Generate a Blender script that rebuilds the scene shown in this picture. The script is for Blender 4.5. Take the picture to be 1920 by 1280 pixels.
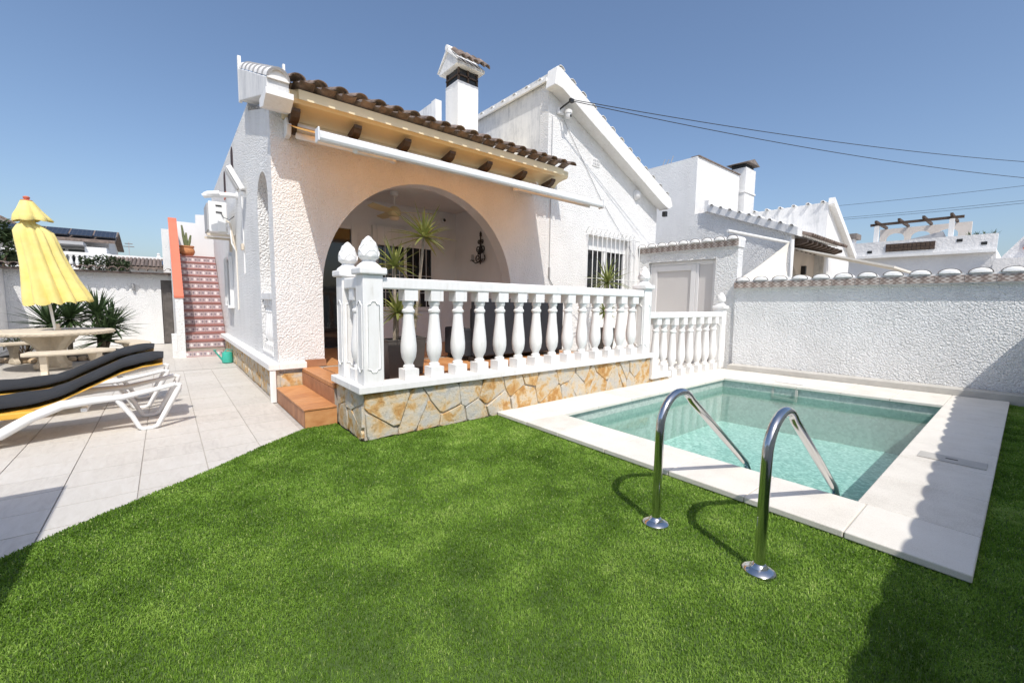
import bpy, math, random
import numpy as np
from math import sin, cos, pi, radians, sqrt, atan2
from mathutils import Vector, Matrix

# ------------------------------------------------------------------ camera, sky, sun
scene = bpy.context.scene
for o in list(bpy.data.objects):
    bpy.data.objects.remove(o)
COL = scene.collection
cd = bpy.data.cameras.new('camera')
cam = bpy.data.objects.new('camera', cd)
COL.objects.link(cam)
cd.sensor_width = 36.0
cd.lens = 14.85
cd.clip_start = 0.02
cd.clip_end = 1500
CAM_H = 1.45
cam.matrix_world = Matrix(((0.77371, 0.04786, -0.63173, 0.0),
                           (-0.63337, 0.08162, -0.76953, 0.0),
                           (0.01473, 0.99551, 0.09346, CAM_H),
                           (0, 0, 0, 1)))
scene.camera = cam

SUN_EL, SUN_AZ = radians(54.0), radians(22.0)      # shadows run 22 degrees off the +Y axis, towards +X
world = bpy.data.worlds.new('World')
scene.world = world
world.use_nodes = True
wn = world.node_tree
for n in list(wn.nodes):
    wn.nodes.remove(n)
wo = wn.nodes.new('ShaderNodeOutputWorld')
bg = wn.nodes.new('ShaderNodeBackground')
sky = wn.nodes.new('ShaderNodeTexSky')
sky.sky_type = 'NISHITA'
sky.sun_disc = False
sky.sun_elevation = SUN_EL
sky.sun_rotation = pi + SUN_AZ
sky.altitude = 20
sky.air_density = 1.0
sky.dust_density = 2.2
sky.ozone_density = 3.2
bg.inputs['Strength'].default_value = 0.15
wn.links.new(sky.outputs['Color'], bg.inputs['Color'])
wn.links.new(bg.outputs['Background'], wo.inputs['Surface'])

sl = bpy.data.lights.new('sun', 'SUN')
sl.energy = 3.5
sl.angle = radians(0.53)
sl.color = (1.0, 0.955, 0.885)
sun = bpy.data.objects.new('sun', sl)
COL.objects.link(sun)
d = Vector((sin(SUN_AZ) * cos(SUN_EL), cos(SUN_AZ) * cos(SUN_EL), -sin(SUN_EL)))
sun.rotation_euler = d.to_track_quat('-Z', 'Y').to_euler()
sun.location = (-4, -12, 20)

vs = scene.view_settings
vs.view_transform = 'Standard'
vs.look = 'None'
vs.exposure = 0.13
vs.gamma = 1.0
scene.cycles.max_bounces = 8
scene.cycles.transparent_max_bounces = 16

rng = random.Random(11)
U = rng.uniform

# ------------------------------------------------------------------ node helpers
class S:
    """a socket that can be used in arithmetic"""
    def __init__(s, nt, sock): s.nt, s.k = nt, sock
    def _m(s, op, b=None, c=None):
        n = s.nt.nodes.new('ShaderNodeMath'); n.operation = op
        for i, q in enumerate((s, b, c)):
            if q is None: continue
            if isinstance(q, S): s.nt.links.new(q.k, n.inputs[i])
            else: n.inputs[i].default_value = float(q)
        return S(s.nt, n.outputs[0])
    def __add__(s, b): return s._m('ADD', b)
    def __sub__(s, b): return s._m('SUBTRACT', b)
    def __mul__(s, b): return s._m('MULTIPLY', b)
    def abs(s): return s._m('ABSOLUTE')
    def lt(s, b): return s._m('LESS_THAN', b)
    def gt(s, b): return s._m('GREATER_THAN', b)
    def max(s, b): return s._m('MAXIMUM', b)
    def min(s, b): return s._m('MINIMUM', b)
    def frac(s): return s._m('FRACT')
    def sin(s): return s._m('SINE')

class NT:
    def __init__(s, name):
        s.m = bpy.data.materials.new(name); s.m.use_nodes = True
        s.nt = s.m.node_tree
        s.b = s.nt.nodes['Principled BSDF']
        s.out = s.nt.nodes['Material Output']
    def n(s, t, **k):
        x = s.nt.nodes.new(t)
        for a, b in k.items(): setattr(x, a, b)
        return x
    def link(s, a, b): s.nt.links.new(a.k if isinstance(a, S) else a, b)
    def pos(s, obj=False):
        if obj: return s.n('ShaderNodeTexCoord').outputs['Object']
        return s.n('ShaderNodeNewGeometry').outputs['Position']
    def rand(s): return S(s.nt, s.n('ShaderNodeObjectInfo').outputs['Random'])
    def xyz(s, v):
        q = s.n('ShaderNodeSeparateXYZ'); s.nt.links.new(v, q.inputs[0])
        return [S(s.nt, q.outputs[i]) for i in range(3)]
    def mapv(s, v, scale=(1, 1, 1), rot=(0, 0, 0), loc=(0, 0, 0)):
        q = s.n('ShaderNodeMapping'); s.nt.links.new(v, q.inputs[0])
        q.inputs['Scale'].default_value = scale; q.inputs['Rotation'].default_value = rot; q.inputs['Location'].default_value = loc
        return q.outputs[0]
    def noise(s, v, scale, detail=3, rough=.55, dist=0, col=False):
        q = s.n('ShaderNodeTexNoise'); s.nt.links.new(v, q.inputs['Vector'])
        q.inputs['Scale'].default_value = scale; q.inputs['Detail'].default_value = detail
        q.inputs['Roughness'].default_value = rough; q.inputs['Distortion'].default_value = dist
        return S(s.nt, q.outputs['Color' if col else 'Fac'])
    def voro(s, v, scale, feature='F1', out='Distance', rnd=1):
        q = s.n('ShaderNodeTexVoronoi'); q.feature = feature; s.nt.links.new(v, q.inputs['Vector'])
        q.inputs['Scale'].default_value = scale; q.inputs['Randomness'].default_value = rnd
        return S(s.nt, q.outputs[out])
    def ramp(s, fac, stops, interp='LINEAR'):
        q = s.n('ShaderNodeValToRGB'); q.color_ramp.interpolation = interp
        e = q.color_ramp.elements
        while len(e) < len(stops): e.new(0.5)
        for i, (p, c) in enumerate(stops):
            e[i].position = p; e[i].color = (*c, 1) if len(c) == 3 else c
        s.link(fac, q.inputs[0]); return S(s.nt, q.outputs[0])
    def mix(s, fac, a, b, blend='MIX'):
        q = s.n('ShaderNodeMix'); q.data_type = 'RGBA'; q.blend_type = blend
        if isinstance(fac, S): s.link(fac, q.inputs[0])
        else: q.inputs[0].default_value = fac
        for i, c in ((6, a), (7, b)):
            if isinstance(c, S): s.link(c, q.inputs[i])
            else: q.inputs[i].default_value = (*c, 1)
        return S(s.nt, q.outputs[2])
    def bump(s, h, strength=.5, dist=.01, prev=None):
        q = s.n('ShaderNodeBump'); s.link(h, q.inputs['Height'])
        q.inputs['Strength'].default_value = strength; q.inputs['Distance'].default_value = dist
        if prev is not None: s.nt.links.new(prev, q.inputs['Normal'])
        s.nt.links.new(q.outputs[0], s.b.inputs['Normal'])
        return q.outputs[0]
    def set(s, col=None, rough=None, metal=None, spec=None, sheen=None):
        if col is not None:
            if isinstance(col, S): s.link(col, s.b.inputs['Base Color'])
            else: s.b.inputs['Base Color'].default_value = (*col, 1)
        if rough is not None:
            if isinstance(rough, S): s.link(rough, s.b.inputs['Roughness'])
            else: s.b.inputs['Roughness'].default_value = rough
        if metal is not None: s.b.inputs['Metallic'].default_value = metal
        if spec is not None: s.b.inputs['Specular IOR Level'].default_value = spec
        if sheen is not None: s.b.inputs['Sheen Weight'].default_value = sheen
        return s.m

MATS = {}
def simple(name, col, rough=.6, metal=0, var=.12, vs_=6, bump=None, obj=False, spec=None, rnd=0):
    t = NT(name)
    p = t.pos(obj)
    f = t.noise(p, vs_, 4)
    a = tuple(max(0, c * (1 - var)) for c in col); b = tuple(min(1, c * (1 + var)) for c in col)
    c = t.ramp(f, [(.3, a), (.7, b)])
    if rnd:
        r = t.rand() * (2 * rnd) + (1 - rnd)
        q = t.n('ShaderNodeVectorMath', operation='SCALE'); t.link(c, q.inputs[0]); t.link(r, q.inputs['Scale'])
        c = S(t.nt, q.outputs[0])
    t.set(c, rough, metal, spec)
    if bump: t.bump(t.noise(p, bump[0], 4), bump[1], bump[2])
    MATS[name] = t.m
    return t.m

def stucco(name, col, scale=42, strength=.9, dist=.014):
    t = NT(name); p = t.pos()
    big = t.noise(p, .9, 3)
    streak = t.noise(t.mapv(p, (1.6, 1.6, .5)), 1.6, 4, .55)
    c = t.ramp(big * .5 + streak * .5, [(.30, tuple(x * .88 for x in col)), (.60, col)])
    w_ = t.n('ShaderNodeVectorMath', operation='ADD'); t.link(p, w_.inputs[0])
    nz = t.n('ShaderNodeVectorMath', operation='SCALE'); t.link(t.noise(p, scale * .5, 2, .5, 0, True), nz.inputs[0]); nz.inputs['Scale'].default_value = .03
    t.nt.links.new(nz.outputs[0], w_.inputs[1])
    v1 = t.voro(w_.outputs[0], scale, 'F1')
    v2 = t.voro(w_.outputs[0], scale * 1.9, 'F1')
    patch = t.noise(p, 1.3, 2)                       # the sprayed render is heavier in places
    h = (v1 * -1.0 + v2 * -.5) * (patch * .8 + .6)
    t.set(c, .85, spec=.25)
    t.bump(h, strength, dist)
    MATS[name] = t.m
    return t.m

def finish_mats():
    stucco('stucco', (.88, .875, .86), 40, 1.0, .0145)
    stucco('stucco_coarse', (.88, .88, .87), 34, 1.0, .024)
    stucco('plaster_fine', (.85, .845, .835), 50, .5, .006)
    stucco('facade_plaster', (.84, .83, .815), 40, 1.0, .013)
    # smooth masonry paint: very slight brush relief and weathering
    t = NT('white_paint'); p = t.pos()
    st = t.noise(t.mapv(p, (9, 9, 1.3)), 2.0, 5, .7) * .6 + t.noise(p, 5, 4) * .4
    t.set(t.ramp(st, [(.30, (.64, .62, .57)), (.42, (.79, .78, .755)), (.6, (.85, .845, .83))]), .6, spec=.3)
    t.bump(t.noise(p, 90, 2), .12, .004); MATS['white_paint'] = t.m
    t = NT('weathered_white'); p = t.pos()
    f = t.noise(t.mapv(p, (7, 7, .9)), 2.2, 5, .65)
    g = t.noise(p, 2.4, 5, .7)
    t.set(t.ramp(f * .45 + g * .55, [(.36, (.52, .53, .54)), (.5, (.72, .72, .715)), (.62, (.80, .795, .78))]), .85, spec=.2)
    t.bump(t.noise(p, 45, 3), .4, .008); MATS['weathered_white'] = t.m
    simple('white_plastic', (.80, .80, .79), .35, var=.03, vs_=3)
    simple('white_metal', (.80, .80, .78), .4, var=.03)
    simple('beige_plastic', (.66, .58, .46), .45, var=.06)
    simple('cream_paint', (.80, .69, .47), .7, var=.04, vs_=2)
    simple('grey_plastic', (.30, .30, .30), .5)
    simple('gate_panel', (.60, .575, .555), .45, var=.02, vs_=1.5)
    simple('gate_frame', (.74, .73, .72), .4, var=.02, vs_=1.5)
    simple('dark_wood', (.075, .048, .032), .7, var=.35, vs_=18, bump=(40, .4, .006))
    simple('grey_wood_door', (.13, .115, .105), .7, var=.25, vs_=8)
    simple('black_metal', (.018, .018, .018), .5)
    simple('cable_black', (.02, .02, .022), .6)
    simple('red_paint', (.62, .17, .10), .7, var=.08, vs_=3)
    simple('dark_niche', (.05, .025, .025), .8)
    simple('mortar', (.56, .50, .41), .9, var=.15, vs_=14, bump=(60, .6, .008))
    simple('grout', (.36, .32, .27), .9, var=.12, vs_=10)
    simple('deck_grout', (.44, .41, .37), .9, var=.12, vs_=10)
    simple('pool_grout', (.62, .60, .55), .9)
    simple('planter_grey', (.085, .078, .072), .55, var=.12, vs_=4, bump=(80, .2, .003))
    simple('soil', (.06, .045, .03), .95, bump=(30, .8, .02))
    simple('trunk_grey', (.27, .225, .17), .9, var=.3, vs_=20, bump=(35, .7, .01))
    simple('bark_brown', (.12, .085, .055), .9, var=.3, vs_=14, bump=(20, .8, .02))
    simple('cushion_black', (.020, .022, .026), .9, var=.15, vs_=4, bump=(160, .25, .003))
    simple('sofa_black', (.020, .023, .03), .8, var=.15, vs_=5, bump=(90, .4, .004))
    simple('yellow_sling', (.72, .40, .05), .6, var=.06)
    simple('cast_stone', (.62, .54, .42), .85, var=.10, vs_=9, bump=(55, .5, .006))
    simple('can_green', (.05, .42, .32), .4, var=.05)
    simple('terracotta_pot', (.55, .24, .10), .75, var=.12, vs_=8)
    simple('kerb_concrete', (.50, .48, .44), .85, var=.10, vs_=5, bump=(70, .4, .004))
    simple('fan_cream', (.66, .58, .33), .5, var=.05)
    simple('roof_brown', (.19, .145, .12), .85, var=.5, vs_=9, bump=(40, .5, .008), rnd=.3)
    simple('roof_white', (.74, .73, .71), .8, var=.06, vs_=6, rnd=.06)
    simple('tile_edge_dark', (.20, .17, .15), .85, var=.3, vs_=9)
    simple('stair_tread', (.36, .15, .125), .55, var=.12, vs_=10)
    simple('far_white', (.74, .73, .72), .85, var=.06, vs_=1.2, bump=(9, .5, .05))
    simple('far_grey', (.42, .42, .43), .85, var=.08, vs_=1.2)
    simple('far_beige', (.66, .60, .54), .85, var=.08, vs_=2)
    simple('sail_cloth', (.76, .72, .64), .8, var=.04, vs_=2)
    simple('earth', (.42, .38, .32), .95, var=.1, vs_=.5)
    simple('border_stone', (.55, .42, .28), .85, var=.25, vs_=6, rnd=.25)
    # galvanised / stainless
    t = NT('stainless'); p = t.pos()
    t.set((.62, .62, .61), t.ramp(t.noise(p, 120, 2), [(.3, (.09,) * 3), (.8, (.17,) * 3)]), 1.0); MATS['stainless'] = t.m
    # dark glazing
    t = NT('dark_glass'); t.set((.012, .015, .018), .05, spec=.6); MATS['dark_glass'] = t.m
    t = NT('far_glass'); t.set((.03, .035, .045), .12, spec=.5); MATS['far_glass'] = t.m
    t = NT('solar'); p = t.pos(True)
    x, y, z = t.xyz(p)
    ln = ((x * 6).frac().lt(.06)).max((y * 6).frac().lt(.06))
    t.set(t.mix(ln, (.014, .016, .022), (.09, .09, .10)), .18); MATS['solar'] = t.m
    # ochre and grey slate cladding; every stone draws its own patches
    t = NT('cladding_stone'); p = t.pos(); r = t.rand()
    v = t.n('ShaderNodeVectorMath', operation='ADD'); t.link(p, v.inputs[0])
    cb = t.n('ShaderNodeCombineXYZ'); t.link(r * 37, cb.inputs[0]); t.link(r * 11, cb.inputs[2])
    t.nt.links.new(cb.outputs[0], v.inputs[1])
    f = t.noise(v.outputs[0], 6.5, 4, .55, .6)
    g = t.noise(v.outputs[0], 28, 5, .7)
    sel = f * .80 + g * .16 + r * .12
    c = t.ramp(sel, [(.37, (.45, .235, .075)), (.46, (.56, .36, .155)), (.525, (.60, .49, .33)),
                     (.62, (.54, .505, .435)), (.74, (.47, .465, .445)), (.88, (.37, .38, .385))])
    c = t.mix(g.lt(.40) * .35, c, (.16, .12, .085))
    t.set(c, .8, spec=.3)
    nb = t.bump(t.noise(v.outputs[0], 16, 6, .65), .8, .02); MATS['cladding_stone'] = t.m
    # terracotta floor tile
    t = NT('terracotta'); p = t.pos(); r = t.rand()
    f = t.noise(t.mapv(p, (5, 22, 9)), 1.4, 5, .6)
    c = t.ramp(f * .75 + r * .25, [(.32, (.40, .165, .06)), (.5, (.53, .245, .095)), (.7, (.62, .33, .145))])
    t.set(c, .5); t.bump(t.noise(p, 60, 3), .1, .003); MATS['terracotta'] = t.m
    t = NT('terracotta_side'); p = t.pos(); r = t.rand()
    c = t.ramp(t.noise(p, 8, 4) * .8 + r * .2, [(.35, (.33, .15, .075)), (.7, (.46, .22, .11))])
    t.set(c, .6); MATS['terracotta_side'] = t.m
    # path slabs: pale stoneware with fine cloudy veins
    def path(name, grid):
        t = NT(name); p = t.pos(); r = t.rand()
        v = t.n('ShaderNodeVectorMath', operation='ADD'); t.link(p, v.inputs[0])
        cb = t.n('ShaderNodeCombineXYZ'); t.link(r * 31, cb.inputs[0]); t.link(r * 17, cb.inputs[1]); t.nt.links.new(cb.outputs[0], v.inputs[1])
        f = t.noise(t.mapv(v.outputs[0], (9, 2.6, 4)), 2.2, 6, .68, .8)
        g = t.noise(p, 1.1, 4)
        c = t.ramp(f * .6 + g * .25 + r * .12, [(.33, (.50, .47, .43)), (.46, (.58, .55, .50)), (.62, (.63, .605, .56))])
        if grid:
            x, y, z = t.xyz(p)
            ln = (((x + 100.22) * (1 / .44)).frac().lt(.016)).max(((y + 99.87) * (1 / .37)).frac().lt(.02))
            c = t.mix(ln, c, (.44, .41, .37))
        t.set(c, .48, spec=.35); t.bump(t.noise(v.outputs[0], 45, 4), .15, .003); MATS[name] = t.m
    path('path_tile', False); path('path_far', True)
    # coping: reconstituted stone, fine speckle
    t = NT('coping_stone'); p = t.pos(); r = t.rand()
    sp = t.noise(p, 210, 2, .7)
    g = t.noise(p, 3.5, 5, .6)
    c = t.ramp(sp * .55 + g * .35 + r * .10, [(.36, (.58, .54, .475)), (.48, (.73, .69, .62)), (.64, (.79, .755, .69))])
    t.set(c, .75, spec=.3); t.bump(t.noise(p, 260, 2), .35, .003); MATS['coping_stone'] = t.m
    # pool mosaic: small pale turquoise tesserae; bright floor cells also paint in sun caustics
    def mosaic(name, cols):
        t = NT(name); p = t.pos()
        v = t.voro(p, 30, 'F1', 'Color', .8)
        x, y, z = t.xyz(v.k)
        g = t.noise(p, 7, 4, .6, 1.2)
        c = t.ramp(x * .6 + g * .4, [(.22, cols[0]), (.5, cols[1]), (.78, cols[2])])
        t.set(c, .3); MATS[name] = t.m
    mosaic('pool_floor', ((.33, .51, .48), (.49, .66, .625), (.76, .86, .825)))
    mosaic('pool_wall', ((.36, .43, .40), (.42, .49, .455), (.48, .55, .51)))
    # water: clear sheet with rippled mirror
    t = NT('pool_water'); t.nt.nodes.remove(t.b); p = t.pos()
    tr = t.n('ShaderNodeBsdfTransparent'); tr.inputs[0].default_value = (.74, .905, .88, 1)
    gl = t.n('ShaderNodeBsdfGlossy'); gl.inputs['Roughness'].default_value = .02
    fr = t.n('ShaderNodeFresnel'); fr.inputs['IOR'].default_value = 1.33
    h = t.noise(t.mapv(p, (1, 1.4, 1)), 6.5, 3, .5, .5) * .8 + t.noise(p, 22, 2) * .14
    q = t.n('ShaderNodeBump'); t.link(h, q.inputs['Height']); q.inputs['Strength'].default_value = .12; q.inputs['Distance'].default_value = .02
    t.nt.links.new(q.outputs[0], gl.inputs['Normal']); t.nt.links.new(q.outputs[0], fr.inputs['Normal'])
    mx = t.n('ShaderNodeMixShader')
    t.nt.links.new(fr.outputs[0], mx.inputs[0]); t.nt.links.new(tr.outputs[0], mx.inputs[1]); t.nt.links.new(gl.outputs[0], mx.inputs[2])
    t.nt.links.new(mx.outputs[0], t.out.inputs[0]); MATS['pool_water'] = t.m
    # awning canvas: orange, lets warm light through
    t = NT('awning_canvas'); t.nt.nodes.remove(t.b)
    df = t.n('ShaderNodeBsdfDiffuse'); df.inputs[0].default_value = (.85, .62, .27, 1)
    tl = t.n('ShaderNodeBsdfTranslucent'); tl.inputs[0].default_value = (.80, .35, .075, 1)
    mx = t.n('ShaderNodeMixShader'); mx.inputs[0].default_value = .66
    t.nt.links.new(df.outputs[0], mx.inputs[1]); t.nt.links.new(tl.outputs[0], mx.inputs[2]); t.nt.links.new(mx.outputs[0], t.out.inputs[0])
    MATS['awning_canvas'] = t.m
    # parasol cloth
    t = NT('parasol_cloth'); p = t.pos()
    t.set(t.ramp(t.noise(p, 5, 4), [(.3, (.78, .64, .20)), (.7, (.84, .71, .28))]), .8, spec=.2)
    t.b.inputs['Sheen Weight'].default_value = .2
    t.bump(t.noise(p, 14, 3), .3, .02); MATS['parasol_cloth'] = t.m
    # foliage
    def leaf(name, a, b, tr=.25):
        t = NT(name); p = t.pos()
        c = t.ramp(t.noise(p, 9, 3), [(.3, a), (.7, b)])
        t.set(c, .45, spec=.4)
        tl = t.n('ShaderNodeBsdfTranslucent'); t.link(c, tl.inputs[0])
        mx = t.n('ShaderNodeMixShader'); mx.inputs[0].default_value = tr
        t.nt.links.new(t.b.outputs[0], mx.inputs[1]); t.nt.links.new(tl.outputs[0], mx.inputs[2]); t.nt.links.new(mx.outputs[0], t.out.inputs[0])
        MATS[name] = t.m
    leaf('leaf_dracaena', (.14, .18, .045), (.30, .33, .10))
    leaf('leaf_yucca', (.045, .085, .035), (.085, .13, .05))
    leaf('leaf_shrub', (.09, .12, .06), (.18, .20, .11))
    leaf('leaf_tree', (.035, .06, .025), (.08, .11, .045))
    leaf('leaf_cactus', (.12, .15, .07), (.2, .22, .1), .05)
    # artificial turf fibres: tint stored per fibre
    t = NT('turf_fibre')
    at = t.n('ShaderNodeAttribute', attribute_name='tint')
    c = t.ramp(S(t.nt, at.outputs['Fac']), [(0, (.070, .150, .011)), (.45, (.200, .355, .040)), (.8, (.330, .500, .085)), (1, (.52, .60, .22))])
    t.set(c, .5, spec=.3)
    tl = t.n('ShaderNodeBsdfTranslucent'); t.link(c, tl.inputs[0])
    mx = t.n('ShaderNodeMixShader'); mx.inputs[0].default_value = .28
    t.nt.links.new(t.b.outputs[0], mx.inputs[1]); t.nt.links.new(tl.outputs[0], mx.inputs[2]); t.nt.links.new(mx.outputs[0], t.out.inputs[0])
    MATS['turf_fibre'] = t.m
    simple('turf_base', (.07, .12, .025), .95, var=.3, vs_=30)
    # glazed border tile: brown arabesque on pale ground (pattern drawn in the tile's own space)
    t = NT('border_tile'); p = t.pos(True)
    x, y, z = t.xyz(p)
    w = ((y * 75).sin() * (z * 105).sin() * .5 + ((y * 37) + (z * 120).sin() * .9).sin() * .35 + t.noise(p, 60, 2) * .9) * .6 + .25
    c = t.ramp(w, [(.30, (.22, .165, .14)), (.45, (.32, .25, .215)), (.60, (.46, .39, .345)), (.9, (.56, .50, .45))])
    t.set(c, .3); MATS['border_tile'] = t.m
    # stair riser tile: mauve ground, white flower, dark squares either side
    t = NT('riser_tile'); p = t.pos(True)
    x, y, z = t.xyz(p)
    u, v = (x * (1 / .105)).abs(), (z * (1 / .072)).abs()
    star = (u * 1.6 + v * .9).lt(.50)
    sq = ((u - .62).abs().lt(.14)) * (v.lt(.42))
    rim = v.gt(.80)
    fl = t.noise(p, 90, 2)
    c = t.ramp(fl, [(.35, (.40, .31, .32)), (.6, (.56, .47, .47))])
    c = t.mix(rim, c, (.42, .22, .21)); c = t.mix(sq, c, (.24, .20, .23)); c = t.mix(star, c, (.76, .72, .70))
    edge = u.gt(.96)
    c = t.mix(edge, c, (.66, .58, .56))
    t.set(c, .35); MATS['riser_tile'] = t.m
    # far pierced-brick screen
    t = NT('lattice_brown'); p = t.pos()
    x, y, z = t.xyz(p)
    ln = ((y * 4).frac().lt(.2)).max((z * 5).frac().lt(.2))
    t.set(t.mix(ln, (.09, .06, .055), (.035, .025, .025)), .8); MATS['lattice_brown'] = t.m
finish_mats()

# ------------------------------------------------------------------ mesh helpers
class MB:
    def __init__(s): s.v, s.f = [], []
    def add(s, vs, fs):
        b = len(s.v); s.v += [tuple(v) for v in vs]; s.f += [tuple(i + b for i in f) for f in fs]; return s
    def box(s, x0, x1, y0, y1, z0, z1):
        v = [(x0, y0, z0), (x1, y0, z0), (x1, y1, z0), (x0, y1, z0), (x0, y0, z1), (x1, y0, z1), (x1, y1, z1), (x0, y1, z1)]
        return s.add(v, [(0, 3, 2, 1), (4, 5, 6, 7), (0, 1, 5, 4), (1, 2, 6, 5), (2, 3, 7, 6), (3, 0, 4, 7)])
    def obox(s, c, size, m=None):
        hx, hy, hz = (q / 2 for q in size); c = Vector(c); vs = []
        for z in (-hz, hz):
            for x, y in ((-hx, -hy), (hx, -hy), (hx, hy), (-hx, hy)):
                p = Vector((x, y, z)); vs.append(c + (m @ p if m else p))
        return s.add(vs, [(0, 3, 2, 1), (4, 5, 6, 7), (0, 1, 5, 4), (1, 2, 6, 5), (2, 3, 7, 6), (3, 0, 4, 7)])
    def prism(s, pts, axis, a, b):
        def P(p, t):
            return ((t, p[0], p[1]), (p[0], t, p[1]), (p[0], p[1], t))[axis]
        n = len(pts)
        v = [P(p, a) for p in pts] + [P(p, b) for p in pts]
        f = [tuple(range(n)), tuple(range(2 * n - 1, n - 1, -1))]
        f += [(i, i + n, (i + 1) % n + n, (i + 1) % n) for i in range(n)]
        return s.add(v, f)
    def tube(s, path, r, n=10, cap=True, flat=None):
        path = [Vector(p) for p in path]; rings = []
        prev = None
        for i, p in enumerate(path):
            t = (path[min(i + 1, len(path) - 1)] - path[max(i - 1, 0)]).normalized()
            if prev is None:
                up = Vector((0, 0, 1)) if abs(t.z) < .9 else Vector((1, 0, 0))
                a = t.cross(up).normalized()
            else:
                a = (prev - t * prev.dot(t)).normalized()
            prev = a; b = a.cross(t)
            rr = r[i] if isinstance(r, (list, tuple)) else r
            fl = flat or 1
            rings.append([p + a * cos(2 * pi * k / n) * rr + b * sin(2 * pi * k / n) * rr * fl for k in range(n)])
        v = [q for R in rings for q in R]; f = []
        for i in range(len(rings) - 1):
            for k in range(n):
                f.append((i * n + k, i * n + (k + 1) % n, (i + 1) * n + (k + 1) % n, (i + 1) * n + k))
        if cap:
            f.append(tuple(range(n - 1, -1, -1))); f.append(tuple(range((len(rings) - 1) * n, len(rings) * n)))
        return s.add(v, f)
    def lathe(s, c, prof, n=20, mod=None, m=None):
        c = Vector(c); v = []
        for r, z in prof:
            for k in range(n):
                a = 2 * pi * k / n; q = r * (mod(a, z) if mod else 1)
                p = Vector((q * cos(a), q * sin(a), z)); v.append(c + (m @ p if m else p))
        f = []
        for i in range(len(prof) - 1):
            for k in range(n):
                f.append((i * n + k, i * n + (k + 1) % n, (i + 1) * n + (k + 1) % n, (i + 1) * n + k))
        f.append(tuple(range(n - 1, -1, -1))); f.append(tuple(range((len(prof) - 1) * n, len(prof) * n)))
        return s.add(v, f)
    def strip_wall(s, axis, a, b, sm):
        """solid wall between planes a and b (axis 0: x planes, runs along y; axis 1: y planes, runs along x);
        sm = [(s, z_bottom, z_top)...]; equal s twice makes a vertical jamb"""
        def P(t, u, z): return (t, u, z) if axis == 0 else (u, t, z)
        v, f = [], []
        for u, zb, zt in sm:
            v += [P(a, u, zb), P(a, u, zt), P(b, u, zb), P(b, u, zt)]
        for i in range(len(sm) - 1):
            p, q = 4 * i, 4 * i + 4
            if abs(sm[i][0] - sm[i + 1][0]) < 1e-6:
                if abs(sm[i][1] - sm[i + 1][1]) > 1e-6: f.append((p, q, q + 2, p + 2))
                if abs(sm[i][2] - sm[i + 1][2]) > 1e-6: f.append((p + 1, p + 3, q + 3, q + 1))
            else:
                f += [(p, q, q + 1, p + 1), (p + 2, p + 3, q + 3, q + 2), (p + 1, q + 1, q + 3, p + 3), (p, p + 2, q + 2, q)]
        e = 4 * (len(sm) - 1)
        f += [(0, 1, 3, 2), (e, e + 2, e + 3, e + 1)]
        return s.add(v, f)
    def mesh(s, name, mat, smooth=None):
        me = bpy.data.meshes.new(name); me.from_pydata(s.v, [], s.f); me.update()
        if mat: me.materials.append(MATS[mat])
        if smooth is not None:
            me.shade_smooth(); me.set_sharp_from_angle(angle=radians(smooth))
        return me
    def out(s, name, mat, parent=None, smooth=None, bevel=0, seg=2, loc=None):
        """link as one object; vertices are in world space (or local to loc when given)"""
        base = Vector((0, 0, 0))
        if parent is not None: base = wloc(parent)
        o = None
        if loc is None:
            if s.v:
                xs, ys, zs = zip(*s.v)
                c = Vector(((min(xs) + max(xs)) / 2, (min(ys) + max(ys)) / 2, min(zs)))
            else: c = Vector((0, 0, 0))
            s.v = [(x - c.x, y - c.y, z - c.z) for x, y, z in s.v]
            loc = c
        o = link(name, s.mesh(name, mat, smooth), parent, loc)
        if bevel:
            m = o.modifiers.new('bevel', 'BEVEL'); m.width = bevel; m.segments = seg; m.limit_method = 'ANGLE'; m.angle_limit = radians(40)
        return o

WL = {}
def wloc(o): return WL.get(o.name, Vector((0, 0, 0)))
def link(name, me, parent, loc, rot=None):
    o = bpy.data.objects.new(name, me); COL.objects.link(o)
    loc = Vector(loc)
    WL[o.name] = loc.copy()
    if parent is not None:
        o.parent = parent; o.location = loc - wloc(parent)
    else: o.location = loc
    if rot: o.rotation_euler = rot
    return o
def thing(name, loc, label, cat, group=None):
    o = link(name, None, None, loc); o.empty_display_size = .1
    return tag(o, label, cat, group)
def tag(o, label=None, cat=None, group=None, kind=None):
    if label: o['label'] = label
    if cat: o['category'] = cat
    if group: o['group'] = group
    if kind: o['kind'] = kind
    return o
def structure(o): o['kind'] = 'structure'; return o
def B(*a): return MB().box(*a)
def arc(c, r, a0, a1, n):
    return [(c[0] + r * cos(a0 + (a1 - a0) * i / n), c[1] + r * sin(a0 + (a1 - a0) * i / n)) for i in range(n + 1)]

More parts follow.
